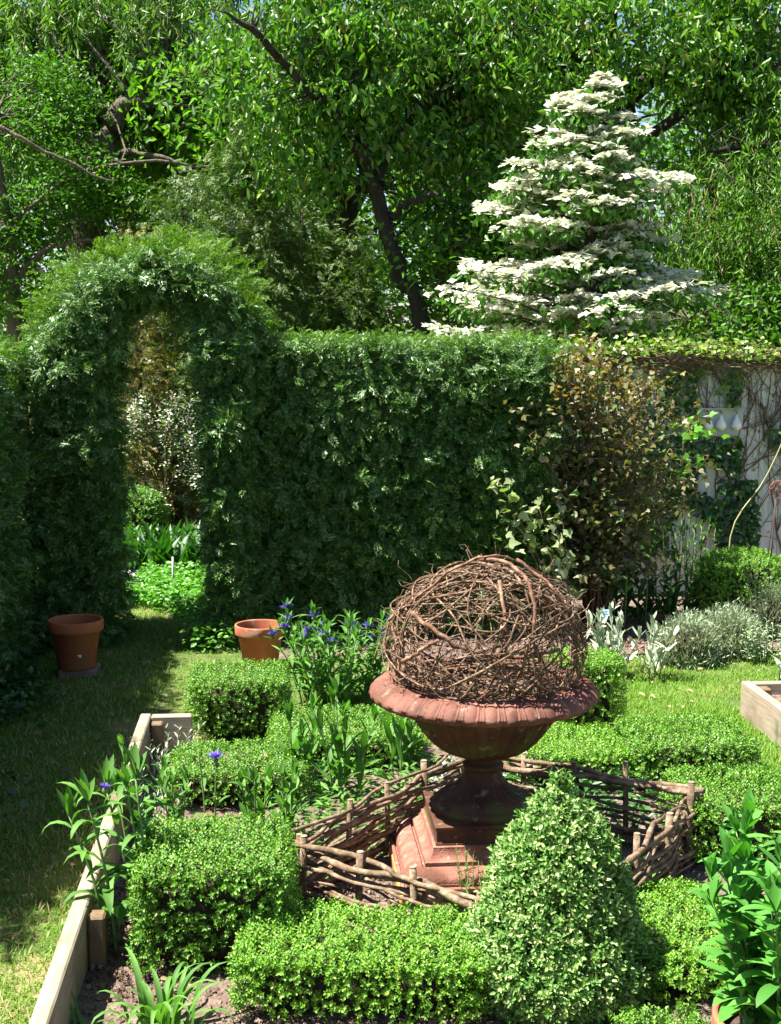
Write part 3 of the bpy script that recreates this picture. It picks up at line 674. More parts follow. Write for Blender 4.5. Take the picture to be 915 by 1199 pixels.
def flute(a, i, r, z):
    s = np.where((r > .075) & (r < .145), 1.0, 0.0); return s * -.006 * np.abs(np.sin(a * 14)) ** .6, 0 * z
zs = RZ - FZ
prof = [(.165, .0), (.168, .010), (.166, .020), (.158, .026), (.150, .028), (.150, .038), (.144, .046)]
for k in range(9):
    a = k / 8; prof.append((.140 - .085 * a ** .75, .050 + .075 * a ** 1.5))
prof += [(.052, .128), (.058, .134), (.066, .140), (.067, .150), (.058, .156), (.050, .160), (.049, .170), (.053, .176)]
mb = MB(); lathe(mb, prof, (UX, UY, FZ), 168, flute); mb.build('stem', M['rustshade'], t, smooth=True)
BZ0 = FZ + .176
def lobes(a, i, r, z):
    s = np.clip((r - .09) / .05, 0, 1) * np.clip((.262 - r) / .02, 0, 1); return s * .009 * (np.abs(np.cos(a * 18)) ** .7 - .6), 0 * z
bh = RZ - .035 - BZ0
prof = [(.053, .0), (.066, .006)]
for k in range(12):
    a = k / 11; prof.append((.075 + .195 * a ** .72, .010 + (bh - .012) * a ** 1.5))
prof += [(.272, bh), (.268, bh + .004)]
mb = MB(); lathe(mb, prof, (UX, UY, BZ0), 288, lobes); mb.build('bowl', M['rustshade'], t, smooth=True)
# rim with egg-and-dart
NE = 36
under = [(.262, -.052), (.300, -.050), (.335, -.052), (RR - .014, -.052)]
band = []
KB = 34
for k in range(KB):
    v = k / (KB - 1); a = (v * 1.15 - .15) * PI / 2
    band.append((RR - .080 * max(v * 1.05 - .05, 0) ** 1.35 - .012 * (1 - min(v / .12, 1)) ** 2, -.050 + .058 * math.sin(v * PI / 2) ** .85))
top_ = [(RR - .0815, .0085), (RR - .083, .0125), (RR - .090, .014), (RR - .096, .012), (RR - .101, .004), (RR - .110, -.03), (RR - .15, -.06)]
prof = under + band + top_
def egg(a, i, r, z):
    ph = ((a * NE / (2 * PI)) % 1.0) - .5; v = (i - len(under)) / (KB - 1.0); on = (v >= 0) & (v <= 1)
    q = (ph / .30) ** 2 + ((v - .50) / np.where(v > .5, .34, .60)) ** 2
    eg = np.clip(1 - q, 0, 1) ** .6 * .0058
    ring = np.exp(-((np.sqrt(q) - 1.27) / .12) ** 2) * .0068 * (v < .92)
    dart = np.exp(-((np.abs(ph) - .5) / .04) ** 2) * .004 * (v < .75)
    hgt = np.maximum(np.maximum(eg, ring), dart) * on + .0015 * nz(np.stack(np.broadcast_arrays(np.cos(a) * 2 + 0 * r, np.sin(a) * 2 + 0 * r, z * 9), -1), 5, 2) * on
    sc_ = -.006 * (1 - np.abs(np.cos(PI * ph))) * (v < .15) * (v > -.12)
    return hgt * .55 + sc_, hgt * .8
mb = MB(); lathe(mb, prof, (UX, UY, RZ), NE * 22, egg); mb.build('rim', M['rust'], t, smooth=True)
mb = MB(); lathe(mb, [(RR - .10, -.028), (.18, -.012), (.08, -.006), (.001, -.004)], (UX, UY, RZ), 48); mb.build('mulch', M['mulch'], t, smooth=True)
mb = MB(); n = 900; rr = np.sqrt(R.random(n)) * (RR - .11); a = R.uniform(0, 6.28, n)
strips(mb, np.stack([UX + rr * np.cos(a), UY + rr * np.sin(a), np.full(n, RZ - .008)], -1), R.uniform(0, 6.28, n), R.uniform(-.05, .4, n), R.uniform(.02, .07, n), R.uniform(.002, .006, n), 0, seg=1, prof='x')
mb.build('dry_litter', M['straw'] if False else M['twig'], t)

# ------------------------------------------------------------------ twig ball
def twig_ball():
    r0 = .322; c = np.array([UX + .005, UY, RZ + .125]); zc = .258
    t = thing('twig_ball', (UX, UY, RZ), 'big woven ball of bare brown vine twigs resting in the urn', 'twig ball')
    def arc(n, K, rmul, tilt_sd, wob, span, small=.35):
        ax = nrm(R.normal(size=(n, 3)) * [1, 1, tilt_sd]); u = nrm(np.cross(ax, rnd(n))); v = np.cross(ax, u)
        off = R.uniform(-small, small, n); s = np.linspace(0, 1, K)[None] * R.uniform(*span, n)[:, None] + R.uniform(0, 6.28, n)[:, None]
        rad = rmul * R.uniform(.93, 1.02, n)
        ph = R.uniform(0, 6.28, (n, 3)); fr = R.uniform(2, 6, (n, 3))
        w = wob * np.sin(s[:, :, None] * fr[:, None] + ph[:, None])
        q = np.sqrt(1 - off ** 2)[:, None, None] * (np.cos(s)[..., None] * u[:, None] + np.sin(s)[..., None] * v[:, None]) + off[:, None, None] * ax[:, None] + w
        q = q * rad[:, None, None] * np.array([r0, r0, zc])
        q[..., 2] = np.maximum(q[..., 2], -.125 + .02 * R.random((n, 1)))
        return q + c
    mb = MB()
    p = arc(90, 22, 1.0, .8, .055, (1.0, 3.8), .6); rad = R.uniform(.0018, .0052, 90)[:, None] * np.linspace(1.15, .5, 22)[None]; tubes(mb, p, rad, 5)
    # crown wound round the top
    p = arc(80, 22, 1.02, 4.0, .05, (1.0, 3.2), .85); p = p[p[:, :, 2].mean(1) > c[2] + .05]; tubes(mb, p, R.uniform(.0018, .004, len(p))[:, None] * np.linspace(1.1, .5, 22)[None], 5)
    # hoops standing up from the rim on the right and left
    p = arc(60, 18, 1.01, .35, .03, (.9, 2.4), .9); tubes(mb, p, R.uniform(.0014, .0032, 60)[:, None] * np.linspace(1.1, .5, 18)[None], 5)
    # fine kinked tendrils
    n = 420; u = nrm(rnd(n)); b = c + u * [r0, r0, zc] * R.uniform(.9, 1.02, (n, 1)); b = b[b[:, 2] > RZ]; n = len(b)
    d = nrm(rnd(n) + nrm(b - c) * .3); k1 = b + d * R.uniform(.02, .06, (n, 1)); k2 = k1 + nrm(d + rnd(n) * .7) * R.uniform(.02, .05, (n, 1)); k3 = k2 + nrm(d + rnd(n)) * .02
    tubes(mb, np.stack([b, k1, k2, k3], 1), [[.0017, .0014, .001, .0006]], 4)
    mb.build('thin_twigs', M['twig'], t)
    m2 = MB()
    p = arc(9, 22, .99, .9, .05, (1.2, 3.0)); tubes(m2, p, R.uniform(.004, .0065, 9)[:, None] * np.linspace(1.1, .7, 22)[None], 7)
    # named thick pieces seen in front
    def wp(px, py, dy): return W(px, py, UY + dy)
    for P, r in (([wp(483, 717, -.20), wp(515, 742, -.26), wp(545, 760, -.27), wp(600, 770, -.24), wp(655, 760, -.15)], .0085),
                 ([wp(470, 775, -.22), wp(500, 757, -.25), wp(515, 750, -.26)], .0075),
                 ([wp(585, 680, -.20), wp(592, 730, -.28), wp(590, 770, -.28), wp(560, 822, -.22)], .0065),
                 ([wp(560, 640 + 12, -.10), wp(600, 662, -.18), wp(625, 700, -.26), wp(620, 760, -.28), wp(590, 822, -.22)], .0075),
                 ([wp(605, 655, -.08), wp(650, 690, -.14), wp(672, 740, -.14), wp(676, 800, -.10)], .006),
                 ([wp(455, 735 - 8, .0), wp(500, 690, -.10), wp(540, 662, -.14), wp(590, 652, -.1), wp(640, 675, 0)], .005)):
        q = smooth_path(P, 18); q[1:-1] += rnd(16) * .0028; tubes(m2, q[None], (r * .85 * np.linspace(1.15, .75, 18))[None], 7)
    m2.build('thick_vines', M['twigthick'], t)
twig_ball()

# ------------------------------------------------------------------ wattle hurdles
cL = G(343, 985, .23); cF = np.array([.74, 3.38, .23]); cB = G(548, 878, .26); cR = G(812, 925, .28)
wc = [cL, cF, cR, cB]
def hurdle(a, b, label, ht, nst, rows=7, seed=0, zt=None, flare=0):
    mid = (a + b) / 2; t = thing('wattle_hurdle', (mid[0], mid[1], 0), label, 'woven edging', 'low woven hazel hurdles round the urn')
    d = (b - a); d[2] = 0; L = np.linalg.norm(d); d = d / L; nn = np.array([-d[1], d[0], 0]); rr = np.random.default_rng(seed)
    us = np.linspace(.04, .96, nst) * L
    for i, u in enumerate(us):
        top = a[2] + (b[2] - a[2]) * u / L + rr.uniform(.01, .055); p = np.array([a[0], a[1], 0]) + d * u
        ms = MB(); r = rr.uniform(.009, .0125); lean = rr.normal(size=3) * .008
        q = np.array([[*p[:2], -.03], [*(p[:2] + lean[:2]), top * .5], [*(p[:2] + lean[:2] * 2), top - .002]])
        tubes(ms, q[None], [[r, r * .97, r * .95]], 10); s = ms.build('stake', M['wattle'], t)
        for q_ in s.data.polygons: q_.use_smooth = len(q_.vertices) == 4
        mcap = MB(); tubes(mcap, np.array([[[*(p[:2] + lean[:2] * 2), top - .001], [*(p[:2] + lean[:2] * 2), top + .002]]]), [[r * .93, r * .9]], 10); mcap.build('cut_end', M['wattlecut'], s)
    mw = MB(); K = 34
    for k in range(rows):
        f = (k + .5) / rows; 
        for strand in range(2 if k >= rows - 2 else 2):
            u = np.linspace(-.03, L + .03, K); ph = (k % 2) * PI + strand * PI * (1 if k >= rows - 2 else 0)
            sp = us[1] - us[0]
            w = np.cos((u - us[0]) / sp * PI + ph) * .020
            r = rr.uniform(.0050, .0105) * (1.1 if k >= rows - 2 else 1.0)
            zz = .035 + (a[2] + (b[2] - a[2]) * np.clip(u / L, 0, 1) - .04) * f + rr.normal() * .007 + np.cumsum(rr.normal(size=K)) * .0016 + strand * .012 + .010 * np.sin(u * rr.uniform(2, 5) + rr.uniform(0, 6))
            fl = flare * f
            P = np.array([a[0], a[1], 0]) + d * u[:, None] + nn * (w + strand * .010 - .005 + fl)[:, None]; P[:, 2] = zz
            P[:, :2] += rr.normal(size=(K, 2)) * .0012
            s0, s1 = 0, K
            if strand and rr.random() < .7: s0 = rr.integers(0, 8); s1 = K - rr.integers(0, 10)
            taper = np.linspace(1.12, .72, s1 - s0) if rr.random() < .5 else np.linspace(.72, 1.12, s1 - s0)
            kn = 1 + .14 * (rr.random(s1 - s0) < .12)
            tubes(mw, P[None, s0:s1], (r * taper * kn)[None], 8)
    o = mw.build('woven_rods', M['wattle'], t, smooth=True)
    return t
hurdle(cL.copy(), cF.copy(), 'front left woven hurdle, above the bottom bright box block', .2, 5, 7, 1)
hurdle(cL.copy(), cB.copy(), 'back left woven hurdle beside the sprouting green stalks', .2, 5, 10, 2)
hurdle(cB.copy(), cR.copy(), 'back right woven hurdle before the low box bushes', .2, 5, 8, 3)
hurdle(cF.copy(), cR.copy(), 'right woven hurdle rising behind the cone to the corner stake', .2, 5, 9, 4)

# ------------------------------------------------------------------ perennials
def stem_plant(name, base, n, h, leafL, leafW, label, mat='peren', lean=.25, nl=12, el=(.5, 1.0), droop=(.6, 1.4), stemr=.0035, cat='plant', group=None, spread=.06, leandir=None, flowers=0, heads=None, tuft=0, prof='lance', z0=.12, stemmat='stem'):
    t = thing(name, base, label, cat, group); base = np.array(base, float)
    ml = MB(); ms = MB(); tips = []
    for i in range(n):
        a = R.uniform(0, 6.28); off = np.array([math.cos(a), math.sin(a), 0]) * spread * R.random() ** .5
        ln = off / (spread + 1e-6) * lean * R.uniform(.4, 1.2)
        if leandir is not None: ln = ln * .5 + np.array(leandir) * R.uniform(.6, 1.2)
        hh = h * R.uniform(.75, 1.05); b = base + off
        P = smooth_path([b, b + [ln[0] * hh * .3, ln[1] * hh * .3, hh * .5], b + [ln[0] * hh, ln[1] * hh, hh]], 7)
        tubes(ms, P[None], (stemr * np.linspace(1.2, .6, 7))[None], 5); tips.append(P[-1])
        f = np.linspace(z0, 1, nl); pos = np.stack([np.interp(f, np.linspace(0, 1, 7), P[:, k]) for k in range(3)], -1)
        az = R.uniform(0, 6.28) + np.arange(nl) * 2.4; sz = (1 - .45 * f) * R.uniform(.8, 1.15, nl)
        strips(ml, pos, az, R.uniform(*el, nl), leafL * sz, leafW * sz, R.uniform(*droop, nl), seg=6, fold=.3, curl=.25, prof=prof)
        if tuft:
            k = tuft; strips(ml, np.tile(P[-1], (k, 1)), R.uniform(0, 6.28, k), R.uniform(1.0, 1.5, k), leafL * R.uniform(.35, .55, k), leafW * .7, R.uniform(-.2, .4, k), seg=4, fold=.4)
    ml.build('leaves', M[mat], t); ms.build('stems', M[stemmat], t)
    if flowers:
        order = list(range(len(tips))); random.shuffle(order)
        for i in order[:flowers]: cornflower(tips[i] + [0, 0, .012], t)
    return t
def cornflower(p, parent, s=1.35):
    mf = MB(); n = 26; az = R.uniform(0, 6.28, n); strips(mf, np.tile(p, (n, 1)), az, R.uniform(.1, 1.0, n), R.uniform(.018, .032, n) * s, np.full(n, .008 * s), R.uniform(-.3, .5, n), seg=2, fold=.4, prof='blade')
    f = mf.build('blossom', M['blue'], parent)
    mc = MB(); n = 14; strips(mc, np.tile(p + [0, 0, .003], (n, 1)), R.uniform(0, 6.28, n), R.uniform(.9, 1.5, n), np.full(n, .014 * s), np.full(n, .004), 0, seg=1, prof='x'); mc.build('flower_centre', M['pink'], f)
    mk = MB(); lathe(mk, [(.002, -.022), (.007, -.016), (.009, -.008), (.006, 0), (.001, .002)], p, 10); mk.build('bud_scales', M['stem'], f)
# leaning tall plant at left by the plank
b = G(150, 1110, SOIL)
stem_plant('knapweed', b, 6, .50, .20, .036, 'tall leaning leafy stems flopping over the plank edging', lean=.2, leandir=(-.16, .05, 0), nl=11, el=(.5, 1.1), droop=(1.2, 2.6), spread=.07, group=None, tuft=5, stemr=.005)
tt = [o for o in COL.objects if o.name.startswith('knapweed')][0]
cornflower(W(123, 922, b[1] - .05) + 0, tt, .7)
# blue clump behind
b = G(394, 822, .02)
stem_plant('knapweed', b, 44, .41, .14, .026, 'sunny clump with many violet blue flowers in front of the hedge', lean=.45, nl=14, el=(.4, 1.2), droop=(.3, 1.5), spread=.19, flowers=24, tuft=4)
# lone flower plant
b = G(250, 985, SOIL)
stem_plant('knapweed', b, 2, .34, .09, .024, 'single violet flower stalk poking up between two box bushes', nl=7, spread=.03, flowers=1, lean=.1)
# sprouts behind hurdle
for px, py, h, n, lab in ((405, 935, .40, 5, 'tallest light green stalks behind the back left hurdle'), (345, 925, .30, 3, 'short light green sprout left of the tallest stalks'),
                       (472, 905, .33, 4, 'light green stalks just left of the urn stem')):
    stem_plant('leafy_stalk', G(px, py, SOIL), n, h, .15, .034, lab, nl=11, el=(.8, 1.35), droop=(.0, .6), spread=.05, lean=.2, tuft=4, group='light green sprouting stalks')
for px, py, h, lab in ((208, 985, .24, 'leafy sprout at the left end between the long bush and the big cube'), (300, 985, .27, 'upright leafy sprout in the middle between the long bush and the big cube'), (335, 985, .25, 'leafy sprout beside the left corner of the woven edging'),
                       (165, 985, .33, 'leafy sprout beside the plank and the big cube')):
    stem_plant('leafy_stalk', G(px, py, SOIL), 4, h, .11, .030, lab, nl=9, el=(.6, 1.3), droop=(.0, .9), spread=.035, lean=.25, tuft=3, group='light green sprouting stalks')
# bottom left strappy leaves
b = G(185, 1215, SOIL); t = thing('daylily', b, 'strappy arching leaves on bare soil at the bottom left', 'plant')
mb = MB(); n = 34; a = R.uniform(0, 6.28, n); base = np.array(b) + np.stack([np.cos(a), np.sin(a), 0 * a], -1) * R.uniform(.01, .10, (n, 1))
strips(mb, base, a + R.normal(size=n) * .4, R.uniform(1.15, 1.55, n), R.uniform(.14, .26, n), R.uniform(.015, .023, n), R.uniform(1.8, 3.6, n), seg=10, fold=.5, prof='blade', dpow=2.4)
mb.build('leaves', M['peren'], t)
b = G(100, 1205, SOIL); mb = MB(); n = 7; strips(mb, np.tile(b, (n, 1)) + rnd(n) * .02 * [1, 1, 0], R.uniform(2, 3.6, n), R.uniform(.3, 1.0, n), R.uniform(.08, .16, n), .008, .6, prof='blade')
tag(mb.build('grass_tuft', M['peren'], origin=b), 'thin grass tuft beside the plank at the bottom left', 'grass tuft')
for px, py, lab in ((690, 1080, 'narrow strap leaves in front of the hurdle left of the cone'), (570, 1100, 'two strap leaves bending over the front hurdle')):
    if px == 690: continue
    b = G(px - 5, py + 10, SOIL); mb = MB(); n = 6; strips(mb, np.tile(b, (n, 1)) + rnd(n) * .025 * [1, 1, 0], R.uniform(0, 6.28, n), R.uniform(1.2, 1.5, n), R.uniform(.16, .27, n), .018, R.uniform(.4, 2.6, n), seg=8, fold=.4, prof='blade')
    tag(mb.build('daylily', M['peren'], origin=b), lab, 'plant')
# grass-like herb on the plinth front
b = G(520, 1060, SOIL); stem_plant('herb_tuft', (UX - .08, UY - .335, SOIL), 16, .17, .035, .004, 'wispy green herb growing in front of the plinth', spread=.09, nl=12, el=(.7, 1.3), droop=(0, .3), stemr=.0015, lean=.2)
# leaf at right hurdle
b = np.array([1.02, 3.98, SOIL]); mb = MB(); strips(mb, np.tile(b, (6, 1)), np.array([-.1, .3, 1.5, 2.6, .0, 1.0]), np.array([.5, 1.1, 1.3, 1.2, .8, 1.4]), np.array([.24, .2, .24, .16, .2, .22]), .045, .7, seg=7, fold=.3)
tag(mb.build('broad_leaf_sprout', M['peren'], origin=b), 'broad green leaves growing through the right hurdle', 'plant')

# right tub with big sage-like plant
b = G(918, 1190, .265); b[2] = SOIL
pot(b, .155, .235, 'terracotta tub at the bottom right holding the big leafy plant', M['terra'])
stem_plant('leafy_tub_plant', (b[0], b[1], .2), 32, .46, .13, .042, 'big leafy green plant growing out of the terracotta tub', mat='sage', lean=.34, nl=17, el=(.1, 1.1), droop=(.1, 1.1), spread=.11, tuft=4, prof='lance', stemr=.0035, z0=.2)
# silver plants at the border
for px, py, n, h, lab, lab2 in ((722, 790, 8, .30, 'silver woolly leaves beside the blue plant tag', ''), (757, 792, 4, .25, 'single silver woolly rosette on dry soil left of the grey mounds', ''), (702, 775, 4, .25, 'silver leaves just right of the twig ball', '')):
    stem_plant('lambs_ear', G(px, py, .015), n, h, .13, .032, lab, mat='silver', lean=.45, nl=9, el=(.5, 1.3), droop=(-.2, .7), spread=.07, tuft=4, group='silver woolly plants', stemmat='lav')
def mound(c, rx_, ry_, h, label, mat='lav', n=2600, name='lavender_mound', cat='plant', group='grey-green lavender mounds', L=(.05, .11), w=.004, seg=2):
    t = thing(name, c, label, cat, group)
    a = R.uniform(0, 6.28, n); u = np.sqrt(R.random(n)); th = u * PI / 2
    N = np.stack([np.sin(th) * np.cos(a), np.sin(th) * np.sin(a), np.cos(th)], -1); P = N * [rx_, ry_, h] * (.62 + .38 * R.random((n, 1))) + np.array(c)
    P += N * (nz(P, 20, 8) * .02)[:, None]; d = nrm(N * [1, 1, .7] + [0, 0, .7] + rnd(n) * .25)
    mb = MB(); strips(mb, P - d * .04, np.arctan2(d[:, 1], d[:, 0]), np.arcsin(np.clip(d[:, 2], -1, 1)), R.uniform(*L, n), w * R.uniform(.7, 1.5, n), R.uniform(-.3, .4, n), seg=seg, fold=.3, prof='blade')
    # side leaflets
    m = n; k = R.integers(0, n, m); q = P[k] + d[k] * R.uniform(-.02, .05, (m, 1)); dd = nrm(d[k] + rnd(m) * .8)
    inst(mb, *T_tiny(.13), q, dd, rnd(m), R.uniform(.018, .03, m)); mb.build('leaves', M[mat], t)
    mc = MB(); core_super(mc, np.array([c[0], c[1], h * .35 + c[2]]), np.array([rx_ * .72, ry_ * .72, h * .42]), 2, 20, 10); mc.build('woody_base', M['corebox'], t, smooth=True)
    return t
for px, py, w_, h, lab in ((812, 782, .19, .26, 'leftmost grey-green lavender mound at the lawn edge'), (862, 772, .20, .27, 'middle grey-green lavender mound at the lawn edge'), (905, 752, .22, .34, 'taller grey-green lavender mound below the box dome'), (945, 750, .2, .3, 'lavender mound cut by the right edge')):
    p = G(px, py, .01); mound((p[0], p[1] + w_ * .8, .01), w_, w_, h, lab)
p = G(530, 925, SOIL); mound((p[0], 4.93, .02), .09, .09, .19, 'dusty grey-violet tuft behind the urn stem', 'dusty', 900, 'santolina_tuft', 'plant', None, (.02, .05), .004)
# silvery sprigs along plank
k = 0
for px, py in ((185, 935), (190, 910), (200, 885), (178, 960)):
    k += 1
    stem_plant('silver_sprig', G(px, py, SOIL), 9, .14, .045, .010, ['silver sprigs along the plank, nearest the leaning stems', 'silver sprigs beside the plank, before the two farthest clumps', 'silver sprigs in the far corner of the raised bed', 'silver sprigs by the plank at the corner of the big cube'][(0 if k == 4 else k) - (0 if k != 4 else 0)] if False else
               {1: 'silver sprigs at the plank, second clump from the big cube', 2: 'silver sprigs at the plank, third clump from the big cube', 3: 'silver sprigs in the far corner of the raised bed', 4: 'silver sprigs at the plank, clump nearest the big cube'}[k],
               mat='silver', lean=.5, nl=10, el=(.4, 1.2), droop=(-.2, .4), spread=.09, stemr=.0015, group='silver sprigs along the plank', stemmat='lav')
# plant in right bed
stem_plant('bed_plant', G(908, 800, .12) + [0.03, .0, 0], 3, .12, .13, .022, 'pale strap-leaved plant in the right raised bed', mat='silver', nl=6, el=(.5, 1.2), droop=(0, .8), spread=.03)
stem_plant('border_weed', G(908, 775, .01), 22, .20, .05, .018, 'light green leafy plant between the lavender and the right raised bed', mat='lav', nl=12, spread=.16, lean=.3)
# dark leafy border under the ninebark
for px, py, n, h, L_, lab in ((735, 735, 13, .42, .17, 'dark broad-leaved plant behind the blue plant tag'), (790, 735, 12, .36, .15, 'dark leafy clump left of the box dome')):
    stem_plant('border_perennial', G(px, py, .01) + [0, .1, 0], n, h, L_, .045, lab, mat='darkper', lean=.5, nl=10, el=(.4, 1.1), droop=(.2, 1.2), spread=.15, prof='ovate')
for px, py, lab in ((733, 654, 'left violet bloom above the dark border leaves'), (757, 661, 'right violet bloom above the dark border leaves')):
    p = W(px, py, 8.0); t = thing('bluebell', (p[0], 8.0, .01), lab, 'flower'); ms = MB(); tubes(ms, [[(p[0], 8.0, .01), (p[0] + .01, 8.0, p[2] * .6), tuple(p)]], [[.003] * 3], 5); ms.build('stem', M['stem'], t)
    cornflower(p, t, 1.2)
for i, (px, py) in enumerate(((800, 712), (838, 690), (822, 700))):
    stem_plant('tall_perennial', G(px, 735, .01) + [0, .35, 0], 5, [.78, .66, .7][i], .10, .022, ['tall leafy stems before the fence, left of the box dome', 'tall leafy stems before the fence, right behind the box dome', 'middle tall leafy stems before the ivy'][i], mat='peren', nl=16, spread=.10, el=(.5, 1.2), droop=(0, .9), lean=.15, tuft=4, group='tall leafy stems before the fence', flowers=1 if i == 0 else 0)
# plant tag
p = W(709, 718, 7.35); t = thing('plant_tag', (p[0], 7.35, 0), 'small tilted blue plant tag on a stake among silver leaves', 'plant label')
mb = MB(); v, q, tr = boxv(-.026, .026, -.0015, .0015, -.019, .019, .001); Rt = np.array(Euler((-.5, -.12, .1)).to_matrix()); mb.add(v @ Rt.T + p, q, tr); mb.build('tag_plate', M['tagblue'], t)
mb = MB()
for k in range(3):
    v, q, tr = boxv(-.018, .016 - .006 * (k % 2), -.0032, -.0018, .009 - k * .009, .0115 - k * .009, .0003); mb.add(v @ Rt.T + p, q, tr)
mb.build('tag_writing', M['tagink'], t)
mb = MB(); tubes(mb, [[(p[0], 7.36, -.02), (p[0], 7.357, p[2] - .01)]], [[.003, .003]], 6); mb.build('stake', M['metaldk'], t)

# ------------------------------------------------------------------ fence
FY = 9.25
ftop = W(850, 424, FY)[2]
fx0 = W(600, 500, FY)[0]
t = thing('board_fence', (fx0 + 1.6, FY, 0), 'white fence of peeling vertical boards overgrown with ivy', 'fence')
x = fx0; i = 0
while x < 5.2:
    w_ = random.uniform(.135, .155); mb = MB(); dz = random.uniform(-.01, .01)
    mb.add(*boxv(x, x + w_ - .006, FY + random.uniform(0, .004), FY + .022, .03, ftop + dz, .003)); mb.build('board', M['fence'], t); x += w_; i += 1
for z in (.4, ftop - .3):
    mb = MB(); mb.add(*boxv(fx0, 5.2, FY + .024, FY + .07, z, z + .09, .004)); mb.build('rail', M['fencex'], t)
mb = MB(); mb.add(*boxv(fx0 - .05, 5.25, FY - .05, FY + .1, ftop + .012, ftop + .05, .006)); mb.build('cap_rail', M['fencex'], t)

# ivy on the fence
t = thing('ivy', (fx0 + 1.6, FY - .03, 0), 'ivy with bare brown stems climbing over the white fence', 'climbing plant')
ms = MB()
def vine(x0, z0, ang, L, r, depth=0):
    K = 9; P = [(x0, z0)]; a = ang
    for k in range(K):
        a += random.uniform(-.28, .28) + (PI / 2 - a) * .05; P.append((P[-1][0] + math.cos(a) * L / K, P[-1][1] + math.sin(a) * L / K))
    P = [p_ for p_ in P if p_[1] < ftop - .01]
    if len(P) < 3: return
    q = np.array([(p_[0], FY - .006 - r * .7 - random.uniform(0, .006), p_[1]) for p_ in P]); tubes(ms, q[None], (r * np.linspace(1, .4, len(q)))[None], 5)
    if depth < 3:
        for k in range(3 if depth else 5):
            j = random.randint(1, len(P) - 1); vine(P[j][0], P[j][1], a + random.choice((-1, 1)) * random.uniform(.4, .9), L * .55, r * .55, depth + 1)
for px in (760, 795, 820, 850, 868, 890, 925, 950):
    p = W(px, 640, FY); vine(p[0], .05 + random.random() * .3, PI / 2 + random.uniform(-.2, .2), 1.6, .007)
for px in (812, 840, 862, 895, 912):     # branching near the top
    p = W(px, 500, FY); vine(p[0], p[2] - .1, PI / 2 + random.uniform(-.4, .4), .8, .0065, 1)
ms.build('stems', M['stembr'], t)
def wallleaves(n, px0, px1, py0, py1, thr=-9, f=6, seed=0):
    P = []; 
    while len(P) < n:
        q = W(R.uniform(px0, px1), R.uniform(py0, py1), FY - .03); 
        if nz(np.array([q]), f, seed)[0] > thr: P.append(q + [0, -R.random() * .06, 0])
    return np.array(P)
P = np.concatenate([wallleaves(700, 730, 795, 430, 720, -.3), wallleaves(800, 775, 866, 512, 650, -.3, 7, 3), wallleaves(160, 840, 880, 560, 640), wallleaves(60, 800, 815, 425, 500), wallleaves(50, 852, 864, 430, 472), wallleaves(90, 895, 940, 480, 560, .4, 8, 6), wallleaves(180, 865, 885, 560, 640), wallleaves(1500, 600, 740, 415, 720)])
n = len(P); mb = MB(); inst(mb, *LOB, P, nrm(rnd(n) * .5 + [0, -.35, -.8]), nrm(rnd(n) * .35 + [-.2, -1, .35]), R.uniform(.03, .06, n)); mb.build('leaves', M['ivy'], t)
# ivy heap along the top
mb = MB(); n = 3000; x = R.uniform(fx0 + .3, 5.2, n); P = np.stack([x, FY - .04 + R.normal(size=n) * .07, ftop + .05 + np.abs(R.normal(size=n)) * .055 + .05 * nz(np.stack([x, 0 * x, 0 * x], -1), 4, 2)], -1)
inst(mb, *LOB, P, nrm(rnd(n) + [0, -.3, .1]), nrm(rnd(n) * .5 + [-.2, -.5, 1]), R.uniform(.025, .05, n)); mb.build('top_leaves', M['ivylite'], t)
mb = MB(); n = 520; x = R.uniform(fx0 + .2, 5.1, n); b = np.stack([x, FY - .075 + R.normal(size=n) * .02, ftop + R.uniform(-.03, .08, n)], -1); d = np.stack([R.choice([-1, 1], n) * R.uniform(.1, .35, n), R.normal(size=n) * .03, R.normal(size=n) * .05], -1)
tubes(mb, np.stack([b, b + d * .5 + rnd(n) * .02, b + d + [0, 0, -.04]], 1), [[.004, .0035, .002]], 5); mb.build('dry_tendrils', M['wattle'], t)
mb = MB(); P = []
for px, py0, py1 in ((800, 425, 470), (855, 425, 475), (822, 425, 440), (862, 430, 455), (790, 430, 455)):
    for k in range(30): q = W(px + R.normal() * 6 - (py1 - py0) * .2 * R.random(), R.uniform(py0, py1), FY - .07); P.append(q)
P = np.array(P); n = len(P); inst(mb, *LOB, P, nrm(rnd(n) * .5 + [0, -.3, -.7]), nrm(rnd(n) * .4 + [-.2, -1, .6]), R.uniform(.03, .05, n)); mb.build('hanging_leaves', M['ivylite'], t)

